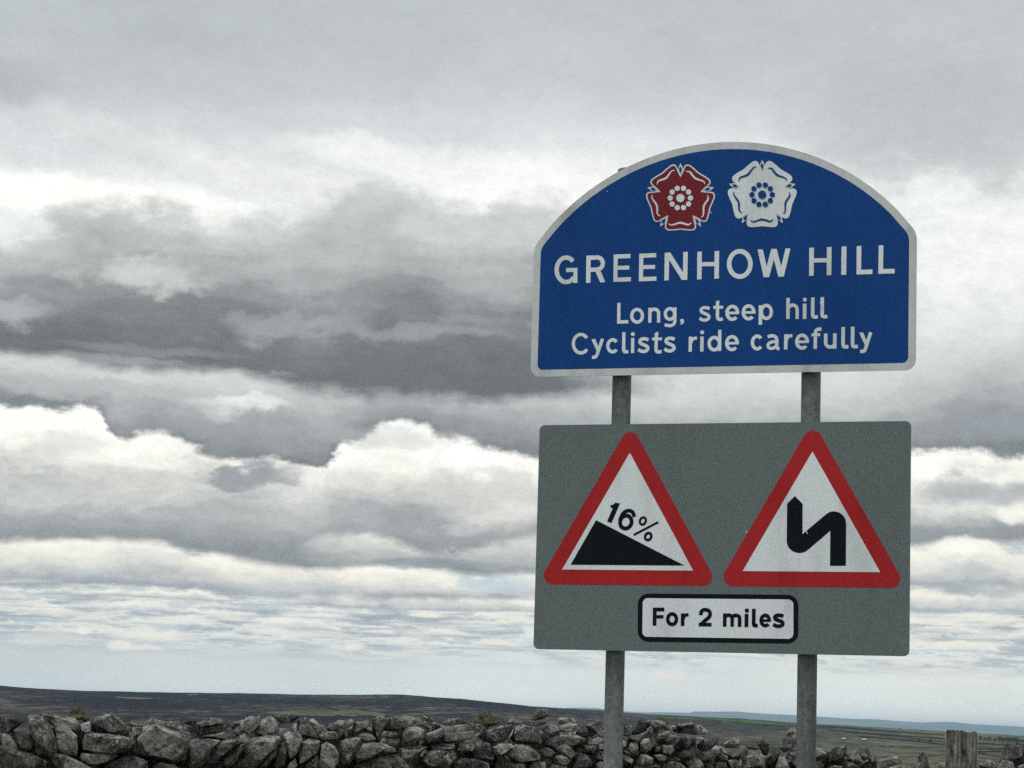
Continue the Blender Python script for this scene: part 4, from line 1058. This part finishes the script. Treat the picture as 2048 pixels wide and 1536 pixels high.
low(ce, SE_, [('s', [(565, 128), (563, 370)], 44), ('r', ring(638, 211, 62, 81), WE)])                                                                                   # p
low(ce, SE_, [('s', [(908, 38), (906, 298)], 44), ('s', arc(965, 187, 56, 62, 172, 0, 16)+[(1020, 298)], WE)])                                                            # h
low(ce, SE_, [('s', [(1114, 108), (1113, 298)], 45), ('p', ring(1116, 58, 25, 25, 22))])                                                                                 # i
low(ce, SE_, [('s', [(1215, 30), (1213, 235)]+catmull([(1213, 242), (1219, 266), (1240, 274), (1278, 270)], 6), 43)])                                                     # l
low(ce, SE_, [('s', [(1333, 27), (1331, 230)]+catmull([(1331, 238), (1337, 262), (1358, 270), (1396, 266)], 6), 43)])                                                     # l
WD = 43
low(cd, SD_, [('s', arc(205, 240, 97, 118, 38, 322, 40), WD)])                                                                                                         # C
low(cd, SD_, [('p', [(340, 183), (388, 179), (440, 310), (414, 352)]), ('s', [(482, 177), (416, 368)]+catmull([(413, 376), (399, 402), (376, 414), (346, 413)], 6), WD)])    # y
low(cd, SD_, [('s', arc(612, 267, 63, 77, 40, 320, 32), WD)])                                                                                                          # c
low(cd, SD_, [('s', [(754, 95), (752, 306)]+catmull([(752, 312), (758, 336), (780, 344), (812, 340)], 6), WD)])                                                            # l
low(cd, SD_, [('s', [(868, 167), (866, 358)], WD), ('p', ring(870, 117, 26, 26, 22))])                                                                                   # i
low(cd, SD_, [('s', s_shape(930, 1083, 156, 361), WD)])                                                                                                                # s
low(cd, SD_, [('p', [(1150, 106), (1196, 84), (1192, 160), (1148, 160)]), ('s', [(1169, 150), (1166, 300)]+catmull([(1166, 308), (1173, 338), (1196, 346), (1238, 340)], 6), WD), ('s', [(1115, 180), (1242, 178)], 37)])   # t
low(cd, SD_, [('s', s_shape(1265, 1418, 149, 354), WD)])                                                                                                               # s
low(cd, SD_, [('s', [(1607, 150), (1603, 342)], WD), ('s', catmull([(1612, 232), (1626, 194), (1655, 172), (1690, 168)], 6), 40)])                                        # r
low(cd, SD_, [('s', [(1755, 148), (1752, 340)], WD), ('p', ring(1757, 95, 26, 26, 22))])                                                                                 # i
low(cd, SD_, [('r', ring(1912, 239, 66, 79), WD), ('s', [(1983, 63), (1980, 333)], WD)])                                                                                 # d
low(ce, SE_, e_shape(212, 598))                                                                                                                                        # e
low(ce, SE_, [('s', arc(525, 590, 60, 79, 40, 320, 32), WE)])                                                                                                          # c
low(ce, SE_, [('s', catmull([(656, 522), (690, 508), (726, 508), (758, 528), (770, 570), (769, 640), (778, 663), (801, 668)], 6), WE), ('s', catmull([(768, 583), (715, 582), (672, 600), (659, 630), (678, 660), (715, 663), (752, 642), (768, 612)], 6), 38)])   # a
low(ce, SE_, [('s', [(882, 487), (878, 677)], 44), ('s', catmull([(884, 566), (899, 528), (926, 510), (961, 506)], 6), 40)])                                              # r
low(ce, SE_, e_shape(1082, 580))                                                                                                                                       # e
low(ce, SE_, [('s', [(1245, 670), (1247, 478)]+catmull([(1247, 470), (1255, 442), (1280, 427), (1322, 425)], 6), 42), ('s', [(1198, 496), (1305, 493)], 36)])              # f
low(ce, SE_, [('s', [(1375, 480), (1375, 585)]+arc(1432, 590, 57, 57, 180, 352, 18), 43), ('s', [(1489, 475), (1487, 667)], 43)])                                         # u
low(ce, SE_, [('s', [(1592, 398), (1590, 600)]+catmull([(1590, 608), (1597, 636), (1620, 645), (1657, 640)], 6), 44)])                                                     # l
low(ce, SE_, [('s', [(1710, 395), (1708, 598)]+catmull([(1708, 606), (1715, 634), (1738, 643), (1775, 638)], 6), 44)])                                                     # l
low(ce, SE_, [('p', [(1791, 468), (1840, 465), (1893, 595), (1868, 640)]), ('s', [(1934, 463), (1869, 664)]+catmull([(1866, 672), (1855, 693), (1832, 701), (1801, 700)], 6), WE)])   # y

def rose(fn, cx, cy, is_red):
    sc = 9.6
    def rot(pts, k):
        a = math.radians(72*k); return [fn(cx+x*math.cos(a)-y*math.sin(a), cy+x*math.sin(a)+y*math.cos(a)) for x, y in pts]
    def petals(half, notch):
        base_ = catmull([(-x, y) for x, y in reversed(half)]+half[1:], 5)
        out = []
        for k in range(5): out += rot(base_+[notch], -k)
        return out
    white = petals([(0, 606), (130, 619), (232, 620), (284, 592), (300, 540), (280, 450)], (440*math.sin(math.radians(36)), 440*math.cos(math.radians(36))))
    o = sheet('rose', [white], -.0018, M_WHITE, board, label='red rose emblem with white outline' if is_red else 'white rose emblem')
    kw, kb = [], []
    for k in range(5):
        for (lst, kite) in ((kw, [(0, 672), (54, 556), (0, 425), (-54, 556)]), (kb, [(0, 612), (31, 556), (0, 478), (-31, 556)])):
            a = math.radians(36); p2 = [(x*math.cos(a)-y*math.sin(a), x*math.sin(a)+y*math.cos(a)) for x, y in kite]
            lst.append(rot(p2, k))
    for q in kw: sheet('sepal', [q], -.0010, M_WHITE, board)
    for q in kb: sheet('sepal_centre', [q], -.0050, M_BLUE, board)
    if is_red:
        red = petals([(0, 580), (130, 593), (226, 594), (262, 574), (275, 534), (254, 455)], (395*math.sin(math.radians(36)), 395*math.cos(math.radians(36))))
        sheet('petals', [red], -.0026, M_ROSE, board)
    mk = M_WHITE if is_red else M_BLUE
    cr = catmull([(-222, 492), (-180, 518), (-100, 500), (-40, 480), (10, 476), (70, 490), (140, 512), (180, 498), (212, 475)], 5)
    for k in range(5): strokes('petal_line', [('s', rot(cr, k), 33*MPP/sc, lambda t: .45+.75*math.sin(math.pi*t))], -.0034, mk, board)
    dots = [ring(195*math.sin(math.radians(18+36*i)), -195*math.cos(math.radians(18+36*i)), 51, 51, 20) for i in range(10)]+[ring(0, 0, 79, 79, 28)]
    for d in dots: sheet('seed', [rot(d, 0)], -.0042, mk, board)
rose(crop(1280, 310, 9.6), 780, 830, True)
rose(crop(1445, 310, 9.6), 765, 764, False)

# ---- warning board
gz0 = EYE+.2934
wb = plate('warning_board', round_poly([(-UBASE, gz0), (1.477-UBASE, gz0), (1.477-UBASE, gz0+.8844), (-UBASE, gz0+.8844)], .022), 0.0, .004, M_GREY, sign, M_GALV)
wb['label'] = 'grey warning board with two red triangles and a distance plate'
def triangle(uc):
    s, z0, b, r = .530, gz0+.3125, .0585, .036
    uc -= UBASE; H = s*3**.5/2
    inner = [(uc-s/2, z0), (uc+s/2, z0), (uc, z0+H)]
    k = b*3**.5
    outer = round_poly([(uc-s/2-k, z0-b), (uc+s/2+k, z0-b), (uc, z0+H+2*b)], r, 12)
    t = sheet('warning_triangle', [outer], -.0006, M_RED, wb)
    sheet('triangle_face', [inner], -.0014, M_WHITE, wb)
triangle(.3752); triangle(1.1005)
sheet('slope_symbol', [[cg(*p) for p in ((550, 873), (338, 1243), (1285, 1250))]], -.0022, M_BLACK, wb)
SG_ = 1619/390
glyph(cg, SG_, [('p', [(708, 727), (748, 735), (678, 897), (641, 884)]), ('p', [(666, 752), (694, 743), (709, 727), (735, 742), (716, 772), (673, 772)])], wb, M_BLACK, -.0022, 'digit')
glyph(cg, SG_, [('r', ring(797, 889, 47, 54, 32, .35), 33), ('s', catmull([(868, 846), (852, 806), (815, 794), (776, 815), (752, 862), (749, 890)], 6), 31)], wb, M_BLACK, -.0022, 'digit')
glyph(cg, SG_, [('r', ring(938, 880, 24, 31, 24, .4), 20), ('r', ring(982, 1009, 25, 30, 24, .4), 22), ('s', [(1066, 889), (862, 996)], 18)], wb, M_BLACK, -.0022, 'percent_symbol')
glyph(ch, SG_, [('p', [(622, 673), (687, 737), (685, 990), (868, 836)]+catmull([(870, 834), (905, 809), (945, 800), (985, 808), (1020, 832), (1042, 868), (1048, 905)], 4)+[(1046, 1252), (914, 1252), (917, 960), (737, 1114)]+catmull([(735, 1115), (705, 1136), (665, 1145), (620, 1138), (585, 1115), (562, 1082), (555, 1045)], 4)+[(558, 737)])], wb, M_BLACK, -.0022, 'bend_arrow')
po = round_poly([cf_(33, 640), cf_(2027, 667), cf_(2027, 60), cf_(36, 43)], .042, 8)
pi_ = round_poly([cf_(91, 580), cf_(1967, 607), cf_(1967, 118), cf_(98, 101)], .020, 8)
dp = sheet('distance_plate', [po], -.0006, M_BLACK, wb)
sheet('plate_face', [pi_], -.0014, M_WHITE, wb)
def bold(items): glyph(cf_, SE_, items, wb, M_BLACK, -.0022)
WB_ = 47
bold([('s', [(366, 242), (246, 242), (244, 442)], 47), ('s', [(262, 332), (356, 332)], 41)])                                                # F
bold([('r', ring(462, 362, 54, 65), 45)])                                                                                                 # o
bold([('s', [(594, 290), (592, 447)], 46), ('s', catmull([(600, 356), (615, 322), (640, 310), (666, 309)], 5), 40)])                         # r
bold([('s', catmull([(816, 312), (826, 268), (852, 248), (884, 245), (922, 262), (934, 298), (918, 338), (870, 380), (824, 424)], 6), 46), ('s', [(793, 428), (952, 430)], 45)])   # 2
bold([('s', [(1117, 290), (1114, 455)], 46), ('s', arc(1162, 348, 46, 36, 170, 0, 14)+[(1207, 456)], 44), ('s', arc(1254, 350, 46, 36, 170, 0, 14)+[(1300, 457)], 44)])   # m
bold([('s', [(1386, 295), (1384, 460)], 47), ('p', ring(1390, 255, 27, 27, 20))])                                                            # i
bold([('s', [(1477, 232), (1474, 415)]+catmull([(1474, 420), (1480, 438), (1500, 442), (1526, 438)], 5), 46)])                                # l
bold([('s', arc(1618, 378, 51, 64, 0, 318, 34), 44), ('s', [(1575, 380), (1690, 378)], 32)])                                                 # e
bold([('s', s_shape(1708, 1857, 296, 467), 46)])                                                                                          # s

# small scratches and knocks in the sheeting, and one highlight painted as white stroke
for par_, mt_, pts_, w_ in [(board, M_WHITE, [(1420, 423), (1424, 427)], 1.2), (board, M_WHITE, [(1641, 604), (1645, 614)], 2.4),  # the wider white stroke is a highlight painted across the lettering
        (wb, M_WHITE, [(1611, 1060), (1616, 1068)], 1.3), (wb, M_BLACK, [(1279.5, 1288), (1281, 1289)], 2.0), (wb, M_WHITE, [(1492, 1062), (1495, 1065)], 1.5),
        (board, M_WHITE, [(1214, 383), (1216, 384)], 1.2), (wb, M_BLACK, [(1597, 1117), (1597.5, 1120)], 1.0), (board, M_BLACK, [(1350, 480), (1351, 483)], 1.0)]:
    strokes('scratch_glint', [('s', [sg(*q) for q in pts_], w_*MPP)], -.0056, mt_, par_)

# rails and clips that hold the boards to the posts, seen from the side and behind
def rail(z, x0, x1, parent):
    bm = bmesh.new(); bmesh.ops.create_cube(bm, size=1)
    for v in bm.verts: v.co = Vector((x0 if v.co.x < 0 else x1, .0045 if v.co.y < 0 else .030, z+(.02 if v.co.z > 0 else -.02)))
    bmesh.ops.bevel(bm, geom=bm.edges, offset=.003, segments=1, affect='EDGES')
    link('rail', bm_mesh('rail', bm, M_GALV), parent)
    for (lx, ly) in (pL, pR):
        bm = bmesh.new(); n = 16
        vv = []
        for k in range(n+1):
            a = math.pi*(k/n); 
            for (rr, dz) in ((POST_R+.001, -.018), (POST_R+.001, .018), (POST_R+.004, .018), (POST_R+.004, -.018)): vv.append(bm.verts.new((lx+rr*math.cos(a), ly+rr*math.sin(a), z+dz)))
        for k in range(n):
            for q in range(4): bm.faces.new((vv[k*4+q], vv[k*4+(q+1) % 4], vv[k*4+4+(q+1) % 4], vv[k*4+4+q]))
        link('clip', bm_mesh('clip', bm, M_GALV), parent)
for z in (.18, .70): rail(gz0+z, -UBASE+.06, 1.477-UBASE-.06, wb)
for z in (.12, .45): rail(zb+z, u0+.06, u1-.06, board)

# ------------------------------------------------------------------ air: thin haze over the moor and the far hills
bm = bmesh.new(); bmesh.ops.create_cube(bm, size=1)
for v in bm.verts: v.co = Vector((v.co.x*80000, v.co.y*80000, -175.0-12 if v.co.z < 0 else 168.0))
hz = bpy.data.materials.new('haze'); hz.use_nodes = True; hz.node_tree.nodes.clear(); hn = NT(hz.node_tree)
pvn = hn.n.new('ShaderNodeVolumePrincipled'); pvn.inputs['Color'].default_value = (.55, .78, 1.0, 1); pvn.inputs['Density'].default_value = HAZE
pvn.inputs['Anisotropy'].default_value = 0.0
hout = hn.n.new('ShaderNodeOutputMaterial'); hn.l.new(pvn.outputs[0], hout.inputs['Volume'])
hm = bm_mesh('haze', bm, hz); link('haze', hm, kind='stuff', label='thin blue haze lying over the moor and the distant hills')
